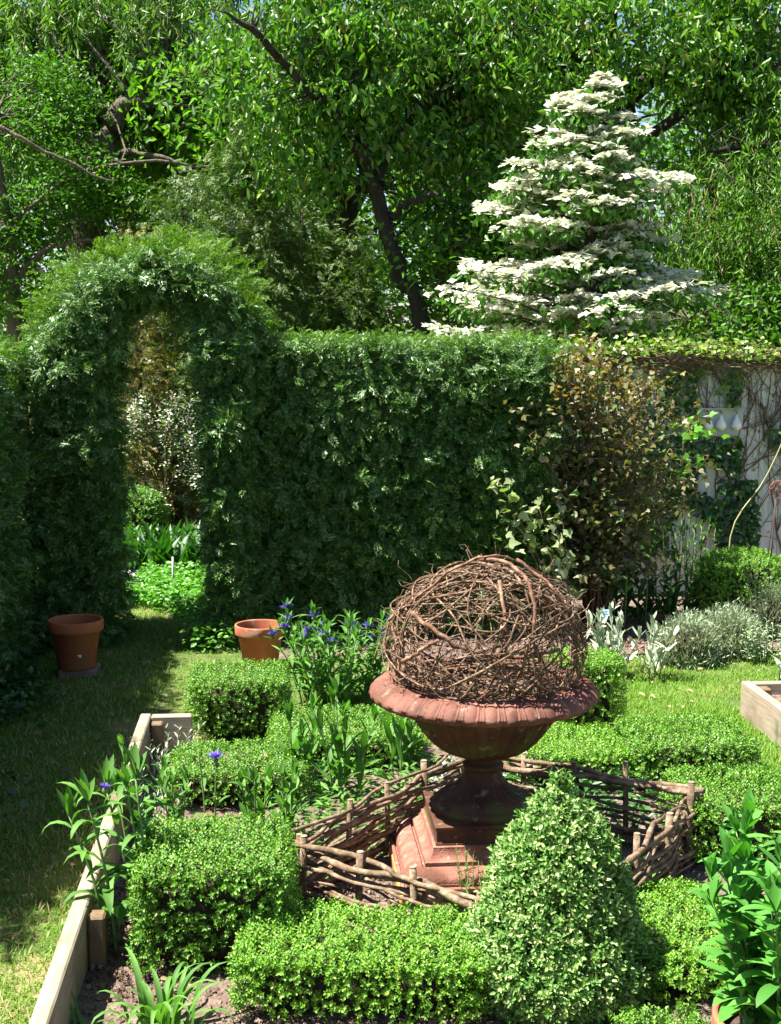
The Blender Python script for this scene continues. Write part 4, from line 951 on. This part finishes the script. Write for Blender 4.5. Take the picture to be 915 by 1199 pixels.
# white wall box with three hanging bulbs
a = W(817, 479, FY - .04); b = W(871, 511, FY - .04)
x0, x1, z1, z0 = a[0], b[0], a[2], b[2]
t = thing('wall_box', ((x0 + x1) / 2, FY - .04, z0), 'small white wall box with three hanging pear shapes on the fence', 'wall decoration')
mb = MB(); mb.add(*boxv(x0, x1, FY - .018, FY - .002, z0, z1, .002)); mb.build('back_plate', M['enamel'], t)
mb = MB()
mb.add(*boxv(x0 - .004, x1 + .004, FY - .060, FY - .019, z1 - .002, z1 + .006, .002)); mb.build('top_ledge', M['enamel'], t)
for k in range(3):
    cx_ = x0 + (x1 - x0) * (.22, .5, .83)[k]; zc = z0 + (z1 - z0) * .50; s = (z1 - z0) / .19
    m2 = MB(); lathe(m2, [(.001, -.055 * s), (.020 * s, -.050 * s), (.034 * s, -.032 * s), (.036 * s, -.018 * s), (.028 * s, .005 * s), (.014 * s, .028 * s), (.007 * s, .045 * s), (.005 * s, .055 * s), (.001, .057 * s)], (cx_, FY - .052, zc), 20); o = m2.build('pear_shape', M['porc'], t, smooth=True)
    m3 = MB(); tubes(m3, [[(cx_, FY - .052, zc + .054 * s), (cx_, FY - .05, zc + .075 * s), (cx_, FY - .02, zc + .08 * s)]], [[.003] * 3], 6); m3.build('hook', M['metaldk'], o)

# leaning cane and rusty wire ornament
a = W(857, 622, 8.75); b = W(930, 486, 8.75); mb = MB(); q = smooth_path([[a[0], 8.75, a[2] - .55], a, (a + b) / 2 + [.02, 0, -.03], b], 14); q[0] = [a[0] - .05, 8.75, 0.0]
tubes(mb, q[None], (np.linspace(.0055, .0035, 14))[None], 7); tag(mb.build('garden_cane', M['cane'], origin=(a[0], 8.75, 0)), 'yellowish cane leaning to the right before the white fence', 'cane')
c = W(910, 573, 8.0); t = thing('wire_ornament', (c[0] - .05, 8.0, 0), 'rusty wire flower ornament on thin dark rods at the right edge', 'garden ornament')
mb = MB(); tubes(mb, [[(c[0] - .03, 8.0, 0), (c[0] - .02, 8, c[2] * .6), tuple(c)]], [[.004] * 3], 6); tubes(mb, [[(c[0] - .07, 8.02, 0), (c[0] - .03, 8.02, c[2] * .6), tuple(c)]], [[.003] * 3], 6); mb.build('rod', M['metaldk'], t)
mb = MB()
for k in range(9):
    a_ = k * 2 * PI / 9; d = np.array([math.cos(a_), -.3, math.sin(a_)]); th = np.linspace(0, 2 * PI, 10); u = nrm(np.cross(d, [0, 1, 0])); q = c + d * .035 + (np.cos(th)[:, None] * d + np.sin(th)[:, None] * u) * .02; tubes(mb, q[None], np.full((1, 10), .003), 5)
mb.build('wire_petals', M['rustwire'], t)

# ------------------------------------------------------------------ shrubs
def crown_pts(n, ell, hollow=.35, seed=0, thr=-.35, f=2.2):
    out = []
    vol = np.array([e[3] * e[4] * e[5] for e in ell]); pr = vol / vol.sum()
    while sum(map(len, out)) < n:
        k = R.choice(len(ell), n, p=pr); E = np.array(ell)[k]
        u = nrm(rnd(n)) * (hollow + (1 - hollow) * R.random((n, 1)) ** .6)
        P = E[:, :3] + u * E[:, 3:6]
        out.append(P[nz(P, f, seed) + R.normal(size=n) * .15 > thr])
    return np.concatenate(out)[:n]
def leaves_on(mb, Cn, per, spread, tmpl, size, hang=.3, flat=.7):
    c = np.repeat(Cn, per, 0); n = len(c); pos = c + rnd(n) * spread * np.array([1.35, 1.35, .6])
    d = nrm(rnd(n) * [1, 1, .6] + [0, 0, -hang]); up = nrm(rnd(n) * .55 + [0, -.15, flat]); inst(mb, *tmpl, pos, d, up, R.uniform(*size, n))

# ninebark
b = G(700, 725, .01); b[1] = 8.25; b[0] = W(700, 600, 8.25)[0]
t = thing('ninebark', (b[0], b[1], .01), 'large bronze leaved shrub arching at the right end of the hedge', 'shrub')
ms = MB(); tips = []
targets = [(640, 440), (655, 415), (680, 420), (700, 400), (725, 430), (745, 450), (770, 470), (785, 525), (640, 500), (665, 480), (700, 470), (730, 490), (760, 520), (680, 540), (650, 560), (720, 560), (775, 560), (625, 470), (690, 600), (740, 600), (710, 520), (760, 445), (675, 450), (715, 445), (820, 550), (665, 440), (700, 430), (690, 500), (720, 520), (610, 460), (620, 510), (790, 470), (640, 640), (670, 650), (700, 660), (735, 650), (760, 620), (620, 600), (780, 590), (640, 570), (725, 600), (665, 600)]
sub = []
for px, py in targets:
    e_ = W(px, py, 8.1 + random.uniform(-.35, .35)); P = smooth_path([b + [random.uniform(-.08, .08), random.uniform(-.08, .08), 0], (b + e_) / 2 + [(b[0] - e_[0]) * .15, 0, .12], e_], 12)
    tubes(ms, P[None], np.linspace(.009, .003, 12)[None], 6)
    for k in range(4, 12):
        sub.append(P[k])
        if k > 4:
            q = P[k] + nrm(rnd(1))[0] * [.16, .14, .1]; tubes(ms, np.array([[P[k], (P[k] + q) / 2 + [0, 0, .01], q]]), [[.003, .002, .0015]], 4); sub += [q, (P[k] + q) / 2]
ms.build('branches', M['stembr'], t)
S = np.array(sub); low = S[:, 2] < W(700, 470, 8.1)[2]
mb = MB(); leaves_on(mb, S, 8, .06, LOB, (.026, .052), .35, .8); mb.build('leaves', M['bronze'], t)
mb = MB(); leaves_on(mb, S[~low], 5, .05, LOB, (.022, .042), .0, .6); mb.build('new_leaves', M['bronzetip'], t)
# pale shrub sprigs
b = W(640, 690, 7.85); b[2] = .01; t = thing('pale_leaved_shrub', b, 'thin shrub with pale grey-green lobed leaves left of the bronze shrub', 'shrub')
ms = MB(); pts = []
for px, py in ((585, 565), (605, 600), (630, 590), (610, 625), (640, 640), (650, 610), (660, 655), (635, 670), (655, 580), (665, 690)):
    e_ = W(px, py, 7.85 + random.uniform(-.1, .1)); P = smooth_path([b, (b + e_) / 2 + [.08, 0, 0], e_], 9); tubes(ms, P[None], np.linspace(.005, .002, 9)[None], 5); pts += [P[-1], P[-1] + rnd(1)[0] * .03, P[-2]]
ms.build('branches', M['stembr'], t); mb = MB(); leaves_on(mb, np.array(pts), 5, .035, LOB, (.04, .075), .35, .5); mb.build('leaves', M['palelf'], t)
# bright grape vine bit
c0 = W(800, 515, 8.9); mb = MB(); pts = np.array([W(x_, y_, 8.85) for x_, y_ in ((800, 500), (812, 510), (822, 492), (805, 535), (800, 555), (828, 505))]); leaves_on(mb, pts, 7, .04, LOB, (.05, .085), .3, .2)
t = thing('climbing_vine', (c0[0], 8.9, 0), 'fresh bright green vine leaves beside the white wall box', 'climbing plant'); mb.build('leaves', M['ground'], t)
ms = MB(); tubes(ms, [smooth_path([[c0[0], 8.95, 0], [c0[0] + .03, 8.92, .6], [c0[0], 8.88, c0[2]], pts[2]], 12)], [np.linspace(.007, .003, 12)], 5); ms.build('stem', M['stembr'], t)

# ivy ground cover at the left under the hedge, groundcover beyond the arch
def cover(name, n, fn, mat, label, size, tmpl, h=.06, up=1.0):
    P = fn(n); n = len(P); mb = MB(); P = P + np.stack([0 * P[:, 0], 0 * P[:, 0], R.random(n) * h], -1)
    inst(mb, *tmpl, P, nrm(rnd(n) * [1, 1, .3]), nrm(rnd(n) * .4 + [0, -.1, up]), R.uniform(*size, n)); tag(mb.build(name, M[mat]), label, 'ground cover', None, 'stuff')
def f1(n):
    y = R.uniform(4.6, 8.0, n); x = -1.5 + np.abs(R.normal(size=n)) * (.13 + .06 * np.sin(y * 4)) ; x = np.where(y < 6, x + .0, x); return np.stack([x, y, .12 * np.clip((-1.0 - x), 0, .4) + .0 * x], -1)
cover('ivy_ground_cover', 5200, f1, 'ivy', 'dark ivy creeping at the foot of the left hedge', (.025, .05), LOB, .06)
def f2(n):
    y = R.uniform(8.75, 10.3, n); x0 = -1.15 + (y - 8.6) * .1 + np.where(y < 9.1, .48, 0) * np.clip((9.3 - y) / .5, 0, 1); x = R.uniform(0, 1, n) * (.1 - x0) + x0; return np.stack([x, y, 0 * x], -1)
cover('creeping_ground_cover', 7500, f2, 'ground', 'bright green creeping plants beyond the archway', (.028, .05), BROAD, .14, .8)
def f3(n):
    u = R.random(n); P = np.stack([R.uniform(-.05, .75, n), R.uniform(4.2, 5.5, n), 0 * u + SOIL], -1)
    d = cB - cL; side = (P[:, 0] - cL[0]) * d[1] - (P[:, 1] - cL[1]) * d[0]; return P[side < -.03]
cover('bed_weeds', 1500, f3, 'peren', 'low leafy weeds filling the soil behind the back left hurdle', (.03, .06), T_leaf(.16, .06, .2), .07, .6)
def f4(n):
    P = np.stack([R.uniform(.7, 1.95, n), R.uniform(4.35, 5.25, n), 0 * R.random(n) + SOIL], -1)
    d = cR - cB; side = (P[:, 0] - cB[0]) * d[1] - (P[:, 1] - cB[1]) * d[0]; return P[side < -.03]
cover('bed_weeds', 2200, f4, 'darkper', 'added dark leaf cover standing for the shade behind the back right hurdle', (.025, .05), T_leaf(.2, .06, .2), .10, .7)  # added cover, its dark leaves stand for shade seen through the hurdle
def f2b(n):
    y = R.uniform(7.7, 8.8, n); x = W(250, 700, 8.2)[0] + R.normal(size=n) * .10; return np.stack([x, y, 0 * x], -1)
cover('hedge_foot_cover', 900, f2b, 'ground', 'small green leaves at the hedge foot right of the archway', (.025, .045), BROAD, .16, .8)
mb = MB(); n = 900; base = np.stack([R.uniform(-1.5, .1, n), R.uniform(10.6, 11.5, n), 0 * R.random(n)], -1); strips(mb, base, R.uniform(0, 6.28, n), R.uniform(.9, 1.45, n), R.uniform(.2, .36, n), R.uniform(.05, .075, n), R.uniform(.2, 1.0, n), seg=4, fold=.35, prof='ovate')
tag(mb.build('broad_leaf_ground_cover', M['hosta']), 'broad upright green leaves beyond the archway', 'ground cover', None, 'stuff')
mb = MB(); mb.add(*boxv(-1.45, -.98, 10.25, 10.6, -.01, .03, .008)); tag(mb.build('stepping_stone', M['slab'], origin=(-1.2, 10.4, 0)), 'pale flat stone at the left edge of the creeping plants', 'stone')
p = W(202, 652, 9.6); mb = MB(); tubes(mb, [[(p[0], 9.6, 0), (p[0] + .003, 9.6, p[2])]], [[.007, .007]], 7); tag(mb.build('marker_stake', M['enamel'], origin=(p[0], 9.6, 0)), 'thin white stake among the creeping plants', 'stake')
p = W(160, 640, 11.6); box_bush((p[0] - .03, 11.75, 0), (.30, .28, W(165, 571, 11.75)[2]), 'round dark box ball seen through the archway', e=2.4, dens=2200, shoot=.04)
# white flowering shrub through the arch
c = W(205, 560, 12.4); t = thing('spirea', (c[0], 12.4, 0), 'shrub covered in small white flower clusters seen through the archway', 'shrub')
ms = MB(); fl = []; lf = []
for k in range(70):
    a = R.uniform(0, 6.28); rr = R.uniform(.25, .62); top = R.uniform(.8, 1.3); b0 = np.array([c[0], 12.4, 0]); dd = np.array([math.cos(a), math.sin(a), 0])
    P = smooth_path([b0, b0 + dd * rr * .5 + [0, 0, top * .75], b0 + dd * rr * .9 + [0, 0, top], b0 + dd * rr * 1.15 + [0, 0, top * R.uniform(.3, .8)]], 14); tubes(ms, P[None], np.linspace(.007, .002, 14)[None], 4)
    fl += list(P[6:] + rnd(8) * .02); lf += list(P[4:])
ms.build('branches', M['stembr'], t)
mb = MB(); F = np.array(fl); n = len(F) * 15; q = np.repeat(F, 15, 0) + rnd(n) * .03 + [0, 0, .015]; inst(mb, *T_tiny(.5, .1), q, rnd(n) * [1, 1, .3], nrm(rnd(n) * .4 + [0, -.2, 1]), R.uniform(.014, .026, n)); mb.build('flower_clusters', M['bract'], t)
mb = MB(); leaves_on(mb, np.array(lf), 7, .04, LEAF, (.025, .045), .2, .7); mb.build('leaves', M['dogleaf'], t)
# golden conifer behind arch
def conifer(name, base, h, r, label, mat, n=900, per=6, size=(.08, .15), zlo=.05, cat='tree', sharp=.8, group=None):
    t = thing(name, base, label, cat, group); mb = MB(); u = 1 - np.sqrt(R.random(n)); u = zlo + (1 - zlo) * u; a = R.uniform(0, 6.28, n); rr = r * (1 - u) ** sharp * (1 + .2 * np.sin(a * 3 + u * 20))
    N = nrm(np.stack([np.cos(a), np.sin(a), np.full(n, .25)], -1)); P = np.stack([rr * np.cos(a), rr * np.sin(a), u * h], -1) + np.array(base)
    P -= N * (R.random((n, 1)) ** 2 * r * .35); cedar(P, N, mb, size, per, .07, .05, -.25, .7); mb.build('foliage', M[mat], t)
    mk = MB(); limb(mk, [base, np.array(base) + [.02, 0, h * .5], np.array(base) + [0, 0, h * .95]], r * .09 + .02, .01, 12, 8); mk.build('trunk', M['bark2'], t); return t
p = W(158, 500, 11.9); conifer('golden_cypress', (p[0] - .05, 12.6, 0), 2.9, .75, 'golden brown conifer seen through the archway', 'goldced', 800, 11, (.05, .09))

# ------------------------------------------------------------------ trees
def tree(name, base, label, limbs, ell, n, per, tmpl, size, mat, bark='bark', spread=.14, hang=.4, thr=-.35, f=2.0, seed=0, flat=.7, twn=260, hollow=.3, extra=None, cat='tree', group=None, strands=False, back=0.0):
    t = thing(name, base, label, cat, group); mk = MB(); skel = []
    for P, r0, r1 in limbs:
        q = limb(mk, P, r0, r1, 16, 9, .03); skel += list(q[5:])
    skel = np.array(skel)
    Cn = crown_pts(n, [(e[0], e[1] + back, *e[2:]) for e in ell], hollow, seed, thr, f)
    # boughs: from skeleton to scattered crown points, then twigs
    kk = R.choice(len(Cn), min(twn, len(Cn)), replace=False); tgt = Cn[kk]
    D = np.linalg.norm(tgt[:, None] - skel[None], axis=2) + .25 * np.clip(skel[None, :, 2] - tgt[:, None, 2], 0, 9); s = skel[D.argmin(1)]
    midp = (s + tgt) / 2 + rnd(len(s)) * .12 + [0, 0, .12]; q1 = (s * .75 + midp * .25) + rnd(len(s)) * .03; q3 = (midp + tgt) / 2 + rnd(len(s)) * .06 + [0, 0, .06]
    dist = np.linalg.norm(s - tgt, axis=1)[:, None]
    tubes(mk, np.stack([s, q1, midp, q3, tgt], 1), np.clip(dist * .011, .006, .03) * np.array([[1, .85, .65, .45, .25]]), 5)
    mk.build('trunk', M[bark], t, smooth=True)
    mb = MB()
    if strands:
        c = Cn; K = 16; L = R.uniform(.5, 1.3, len(c)); a = R.uniform(0, 6.28, len(c)); s_ = np.linspace(0, 1, K)
        pos = c[:, None] + np.stack([np.cos(a)[:, None] * .22 * np.sqrt(s_)[None], np.sin(a)[:, None] * .22 * np.sqrt(s_)[None], -L[:, None] * s_[None] ** 1.1], -1); pos = np.repeat(pos.reshape(-1, 3), per, 0)
        m = len(pos); inst(mb, *tmpl, pos + rnd(m) * .03, nrm(rnd(m) * [.6, .6, .3] + [0, 0, -.75]), nrm(rnd(m) * .7 + [-.2, -.6, .4]), R.uniform(*size, m))
        ms = MB(); sel = R.choice(len(c), len(c) // 3, replace=False); tubes(ms, np.stack([c[sel], c[sel] + np.stack([np.cos(a[sel]) * .15, np.sin(a[sel]) * .15, -L[sel] * .5], -1), c[sel] + np.stack([np.cos(a[sel]) * .22, np.sin(a[sel]) * .22, -L[sel]], -1)], 1), [[.005, .004, .002]], 4); ms.build('hanging_twigs', M['stembr'], t)
    else: leaves_on(mb, Cn, per, spread, tmpl, size, hang, flat)
    mb.build('crown', M[mat], t); return t
def WW(l, Y): return [W(a, b, Y + (c if False else 0)) for a, b in l]
def base0(p, Y): return np.array([p[0], Y, 0.0])

# cherry in the middle
Y = 12.4; p = W(470, 345, Y); b = base0(p, Y) + [.25, 0, 0]
CH = T_leaf(.19, .06, .2)
tree('cherry_tree', b, 'dark crooked cherry trunk with drooping leaves behind the hedge left of the dogwood',
     [([b, W(492, 370, Y), W(470, 330, Y), W(455, 270, Y), W(432, 205, Y), W(428, 170, Y)], .085, .06), ([W(432, 205, Y), W(425, 140, Y), W(440, 60, Y + .2), W(430, -60, Y + .4)], .075, .04),
      ([W(434, 215, Y), W(470, 150, Y + .3), W(530, 90, Y + .3), W(600, 40, Y + .4)], .05, .03), ([W(430, 195, Y), W(380, 120, Y - .4), W(320, 60, Y - .7), W(260, 10, Y - .9)], .05, .025), ([W(458, 255, Y), W(485, 235, Y - .3), W(520, 225, Y - .5)], .03, .015)],
     [(*W(350, 60, Y - .5), 1.0, .9, .8), (*W(430, 20, Y), 1.3, 1.0, .9), (*W(520, 100, Y), 1.1, .9, .75), (*W(590, 40, Y + .3), 1.0, .9, .8), (*W(360, 170, Y - .2), .75, .7, .45), (*W(530, 200, Y + .2), .8, .8, .5)],
     1000, 18, CH, (.07, .115), 'cherry', spread=.11, hang=1.1, back=.45, seed=41, thr=.06, f=3.2, flat=.45)
# cherry on the right
Y = 14.0; p = W(725, 300, Y); b = base0(p, Y)
tree('cherry_tree', b, 'spreading cherry with forked dark trunk rising behind the white dogwood',
     [([b, W(728, 250, Y), W(730, 180, Y), W(738, 112, Y)], .16, .13), ([W(738, 112, Y), W(770, 85, Y), W(805, 45, Y), W(870, 5, Y), W(960, -60, Y)], .12, .05), ([W(728, 130, Y), W(715, 90, Y), W(716, 40, Y), W(722, -60, Y)], .09, .05),
      ([W(735, 180, Y), W(790, 140, Y - .4), W(860, 90, Y - .6), W(920, 70, Y - .6)], .07, .03), ([W(735, 180, Y), W(690, 190, Y), W(600, 175, Y), W(540, 160, Y)], .08, .03), ([W(738, 112, Y), W(750, 60, Y), W(760, 20, Y)], .06, .03)],
     [(*W(620, 40, Y), 1.5, 1.5, 1.0), (*W(740, 20, Y), 1.6, 1.5, .9), (*W(850, 50, Y - .4), 1.4, 1.3, .8), (*W(580, 140, Y), 1.0, 1.2, .6), (*W(820, 130, Y - .4), 1.2, 1.2, .6), (*W(930, 20, Y), 1.2, 1.2, 1.0), (*W(640, 120, Y + .6), 1.2, .8, .8)],
     1250, 17, CH, (.08, .13), 'cherry', spread=.12, hang=1.0, back=.4, seed=43, thr=.12, f=2.8, flat=.45)
# willow on the left
Y = 16.2; p = W(105, 260, Y); b = base0(p, Y)
tree('willow_tree', b, 'willow with hanging strands and a bare broken limb at the upper left',
     [([b, W(100, 250, Y), W(112, 195, Y), W(128, 145, Y)], .22, .17), ([W(128, 145, Y), W(150, 120, Y), W(185, 118, Y), W(212, 103, Y), W(195, 88, Y)], .12, .05), ([W(90, 300, Y), W(75, 250, Y), W(92, 215, Y), W(95, 170, Y)], .11, .05),
      ([W(212, 103, Y), W(250, 97, Y), W(285, 88, Y)], .05, .03), ([W(112, 195, Y), W(160, 180, Y - .4), W(240, 200, Y - .6)], .05, .02)],
     [(*W(120, 30, Y), 1.7, 1.4, 1.0), (*W(230, 30, Y), 1.4, 1.4, 1.3), (*W(40, 40, Y), 1.3, 1.4, 1.1), (*W(190, 130, Y + .9), .9, .5, .5), (*W(290, 110, Y + .8), .9, .7, .8)],
     700, 5, NARROW, (.09, .15), 'willow', 'bark2', back=1.1, twn=110, seed=44, thr=-.05, strands=True)
# small-leaved tree front left
Y = 15.0; p = W(20, 300, Y); b = base0(p, Y)
tree('ash_tree', b, 'small leaved green tree with thin crossing branches at the left edge',
     [([b, W(15, 330, Y), W(5, 250, Y), W(-10, 140, Y)], .10, .05), ([W(8, 260, Y), W(-40, 200, Y), W(-60, 100, Y)], .06, .03), ([W(0, 148, Y - 1), W(50, 175, Y - 1), W(100, 200, Y - 1), W(140, 215, Y - 1)], .022, .010), ([W(8, 270, Y), W(70, 215, Y), W(150, 190, Y), W(235, 195, Y), W(300, 200, Y)], .03, .010), ([W(15, 330, Y), W(60, 290, Y), W(120, 280, Y)], .04, .015)],
     [(*W(10, 200, Y), 1.0, .9, .9), (*W(95, 225, Y), .6, .6, .35), (*W(20, 310, Y), 1.1, .9, .7), (*W(120, 260, Y + .5), .8, .8, .5), (*W(40, 110, Y + .5), .7, .7, .5)],
     1050, 20, LEAF, (.045, .075), 'ash', 'bark2', spread=.10, back=.3, twn=120, seed=46, thr=.0, f=3.4)
# arborvitae group in the middle
for k, (px, Y, h, r, lab, nn_) in enumerate(((285, 13.0, 4.0, .95, 'shaggy yellow-green conifer between the archway and the cherry trunk', 900), (215, 14.2, 3.6, .8, 'shaggy conifer right behind the top of the archway', 600), (355, 14.0, 3.7, .85, 'darker conifer just left of the cherry trunk', 650), (420, 13.6, 3.0, .7, 'low conifer behind the crooked cherry trunk', 500))):
    p = W(px, 300, Y); conifer('arborvitae', (p[0], Y, 0), h, r, lab, 'conif', nn_, 12, (.07, .13), .2, sharp=.6, group='shaggy conifers behind the hedge')
# tree trunks in the gloom: a big old trunk left of the cherry
Y = 15.5; p = W(400, 330, Y); b = base0(W(415, 330, Y), Y)
tree('old_tree', b, 'thick dark leaning trunk glimpsed between the conifers and the cherry',
     [([b, W(428, 380, Y), W(410, 320, Y), W(398, 260, Y), W(380, 150, Y), W(370, 0, Y)], .2, .13), ([W(400, 270, Y), W(450, 180, Y), W(520, 100, Y)], .1, .05)],
     [(*W(330, 120, Y), 1.5, 1.2, 1.0), (*W(460, 60, Y), 1.6, 1.2, 1.1), (*W(480, 230, Y + 1), 1.2, .8, .7)],
     520, 13, LEAF, (.08, .13), 'far', spread=.2, seed=48, thr=-.3)
# fine leaved tree on the right
Y = 12.9; b = base0(W(960, 300, Y), Y)
tree('honey_locust', b, 'airy fine leaved tree drooping over the fence at the right',
     [([b, W(960, 330, Y), W(950, 200, Y), W(930, 60, Y)], .14, .07), ([W(955, 260, Y), W(920, 225, Y), W(890, 235, Y), W(850, 290, Y)], .05, .015), ([W(955, 300, Y), W(900, 330, Y), W(840, 390, Y)], .04, .012), ([W(950, 240, Y), W(900, 250, Y), W(850, 230, Y), W(800, 250, Y)], .05, .015), ([W(950, 180, Y), W(890, 170, Y), W(820, 180, Y)], .05, .02)],
     [(*W(850, 210, Y), 1.0, 1.0, .65), (*W(900, 320, Y), .9, 1.0, .7), (*W(830, 290, Y + .3), .8, .8, .6), (*W(950, 150, Y), 1.1, 1.2, .9), (*W(810, 370, Y + .5), 1.0, .8, .35), (*W(960, 280, Y), .8, .9, 1.0)],
     700, 4, NARROW, (.06, .10), 'fine', seed=50, thr=-.12, strands=True)
# understorey behind the fence
Y = 12.2; b = base0(W(880, 400, Y), Y)
tree('hazel_shrub', b, 'dark bushy shrub just above the fence at the right', [([b, W(880, 420, Y), W(870, 370, Y)], .05, .02), ([b, W(840, 400, Y), W(800, 370, Y)], .04, .015), ([b, W(920, 400, Y), W(930, 340, Y)], .04, .015)],
     [(*W(860, 385, Y), 1.0, .7, .35), (*W(790, 395, Y + .3), .5, .5, .3), (*W(940, 370, Y), .6, .6, .5)], 420, 16, LEAF, (.05, .08), 'ash', 'bark2', spread=.12, seed=51, cat='shrub')
Y = 12.6; b = base0(W(560, 400, Y), Y)
tree('elder_shrub', b, 'green undergrowth between the hedge top and the white dogwood', [([b, W(540, 420, Y), W(530, 330, Y)], .05, .02), ([b, W(590, 400, Y), W(600, 330, Y)], .04, .015)],
     [(*W(520, 330, Y), .8, .6, .55), (*W(600, 300, Y + .4), .8, .6, .6)], 380, 16, LEAF, (.06, .10), 'far', 'bark2', spread=.14, seed=52, cat='shrub')

# dogwood
def dogwood():
    Y = 10.4; b = base0(W(690, 390, Y), Y); top = W(690, 92, Y)
    t = thing('dogwood', b, 'tiered dogwood covered in creamy white blossom above the hedge', 'tree')
    mk = MB(); trunk = limb(mk, [b, W(688, 400, Y), W(692, 280, Y), W(690, 180, Y), top + [0, 0, -.08]], .07, .008, 20, 8, .015)
    fp = []; lp = []
    env = [(92, 14, 22), (110, 45, 36), (150, 66, 84), (190, 96, 92), (212, 150, 112), (240, 148, 76), (270, 118, 84), (300, 165, 92), (330, 205, 140), (365, 212, 120), (398, 150, 70)]
    ey = [e[0] for e in env]; NB = 190; tz = [99, 122, 150, 180, 206, 238, 266, 296, 330, 352, 382]
    for k in range(NB):
        py = 96 + 300 * ((k + R.random()) / NB) ** .75; py = tz[int(np.argmin(np.abs(np.array(tz) - py)))] + R.normal() * 9; le = np.interp(py, ey, [e[1] for e in env]); ri = np.interp(py, ey, [e[2] for e in env])
        a = k * 2.39996 + R.normal() * .2; ca, sa = math.cos(a), math.sin(a)
        ext = (ri if ca > 0 else le) * Y / F_PX; rz = (le + ri) / 2 * .85 * Y / F_PX
        r = math.sqrt((ca * ext) ** 2 + (sa * rz) ** 2) * (R.uniform(1.0, 1.1) if k % 11 == 3 else R.uniform(.6, .98)) * (1 + .13 * math.sin(2 * a + py / 23))
        e_ = W(691, py, Y) + np.array([ca * r, sa * r, 0]); e_[2] += .07 * math.cos(a * 2 + py / 9) - .10 * r * r * (ca < 0)
        s0 = e_ * [0, 0, 1] + trunk[10] * [1, 1, 0]; s0[2] = e_[2] - r * R.uniform(.05, .28)
        s0[2] = min(s0[2], trunk[-1][2]); P = smooth_path([s0, s0 + (e_ - s0) * .5 + [0, 0, r * R.uniform(.02, .09)], e_], 14); tubes(mk, P[None], np.linspace(.005 + r * .008, .002, 14)[None], 5)
        tg = nrm(e_ - s0); sd = np.array([-tg[1], tg[0], 0])
        for j in range(6, 14):
            wd_ = .03 + .13 * r * (1 - abs(j - 9) / 9); m = 6 + int(8 * r)
            off = sd[None] * R.normal(size=(m, 1)) * wd_ + rnd(m) * [.03, .03, .008]; q = P[j] + off + [0, 0, .035] - np.array([0, 0, 1]) * (np.abs(off @ sd) * .25)[:, None]
            fp += list(q); lp += list(P[j] + off[:3] - [0, 0, .045])
    mk.build('trunk', M['bark2'], t, smooth=True)
    F = np.array(fp); F = F[nz(F, 5, 60) + R.normal(size=len(F)) * .35 > -.62]; n = len(F)
    br = combine([xf(T_tiny(.42, .10), (math.cos(a), math.sin(a), .12), (0, 0, 1), (0, 0, 0), .55) for a in (0, PI / 2, PI, 1.5 * PI)])
    mb = MB(); inst(mb, *br, F, nrm(rnd(n) * [1, 1, .25]), nrm(rnd(n) * .38 + [-.05, -.22, 1]), R.uniform(.045, .078, n)); mb.build('blossoms', M['bract'], t)
    mb = MB(); leaves_on(mb, np.array(lp), 2, .03, LEAF, (.045, .08), .8, .4); mb.build('crown', M['dogleaf'], t)
dogwood()

# far woodland trees
far = [(-60, 24, 'far tree crown at the top left corner'), (90, 27, 'far tree behind the willow'), (250, 25, 'far tree behind the archway'), (400, 28, 'far tree behind the crooked cherry'), (560, 26, 'far tree left of the dogwood tip'), (700, 29, 'far tree behind the forked cherry'), (850, 27, 'far tree behind the airy tree'), (1000, 25, 'far tree at the right edge')]
for k, (px, Y, lab) in enumerate(far):
    b = base0(W(px, 300, Y), Y); zt = 7.5
    tree('woodland_tree', b, lab, [([b, b + [.1, 0, 2.5], b + [.2, 0, 5], b + [0, 0, 7.5]], .25, .06), ([b + [.1, 0, 2.5], b + [1.2, 0, 4], b + [1.8, 0, 5]], .1, .04), ([b + [.1, 0, 2.2], b + [-1.2, 0, 3.8], b + [-1.8, 0, 5]], .1, .04)],
         [(b[0], Y, 2.4, 2.0, 1.8, 1.6), (b[0] + .6, Y, 4.6, 2.2, 1.8, 1.8), (b[0] - .5, Y, 6.0, 1.3, 1.1, .9), (b[0], Y - .5, 1.0, 2.1, 1.2, 1.0)], 520, 12, LEAF, (.13, .20), 'far', 'bark2', spread=.24, seed=70 + k, thr=.08, f=1.7, twn=120, group='woodland trees behind the garden')
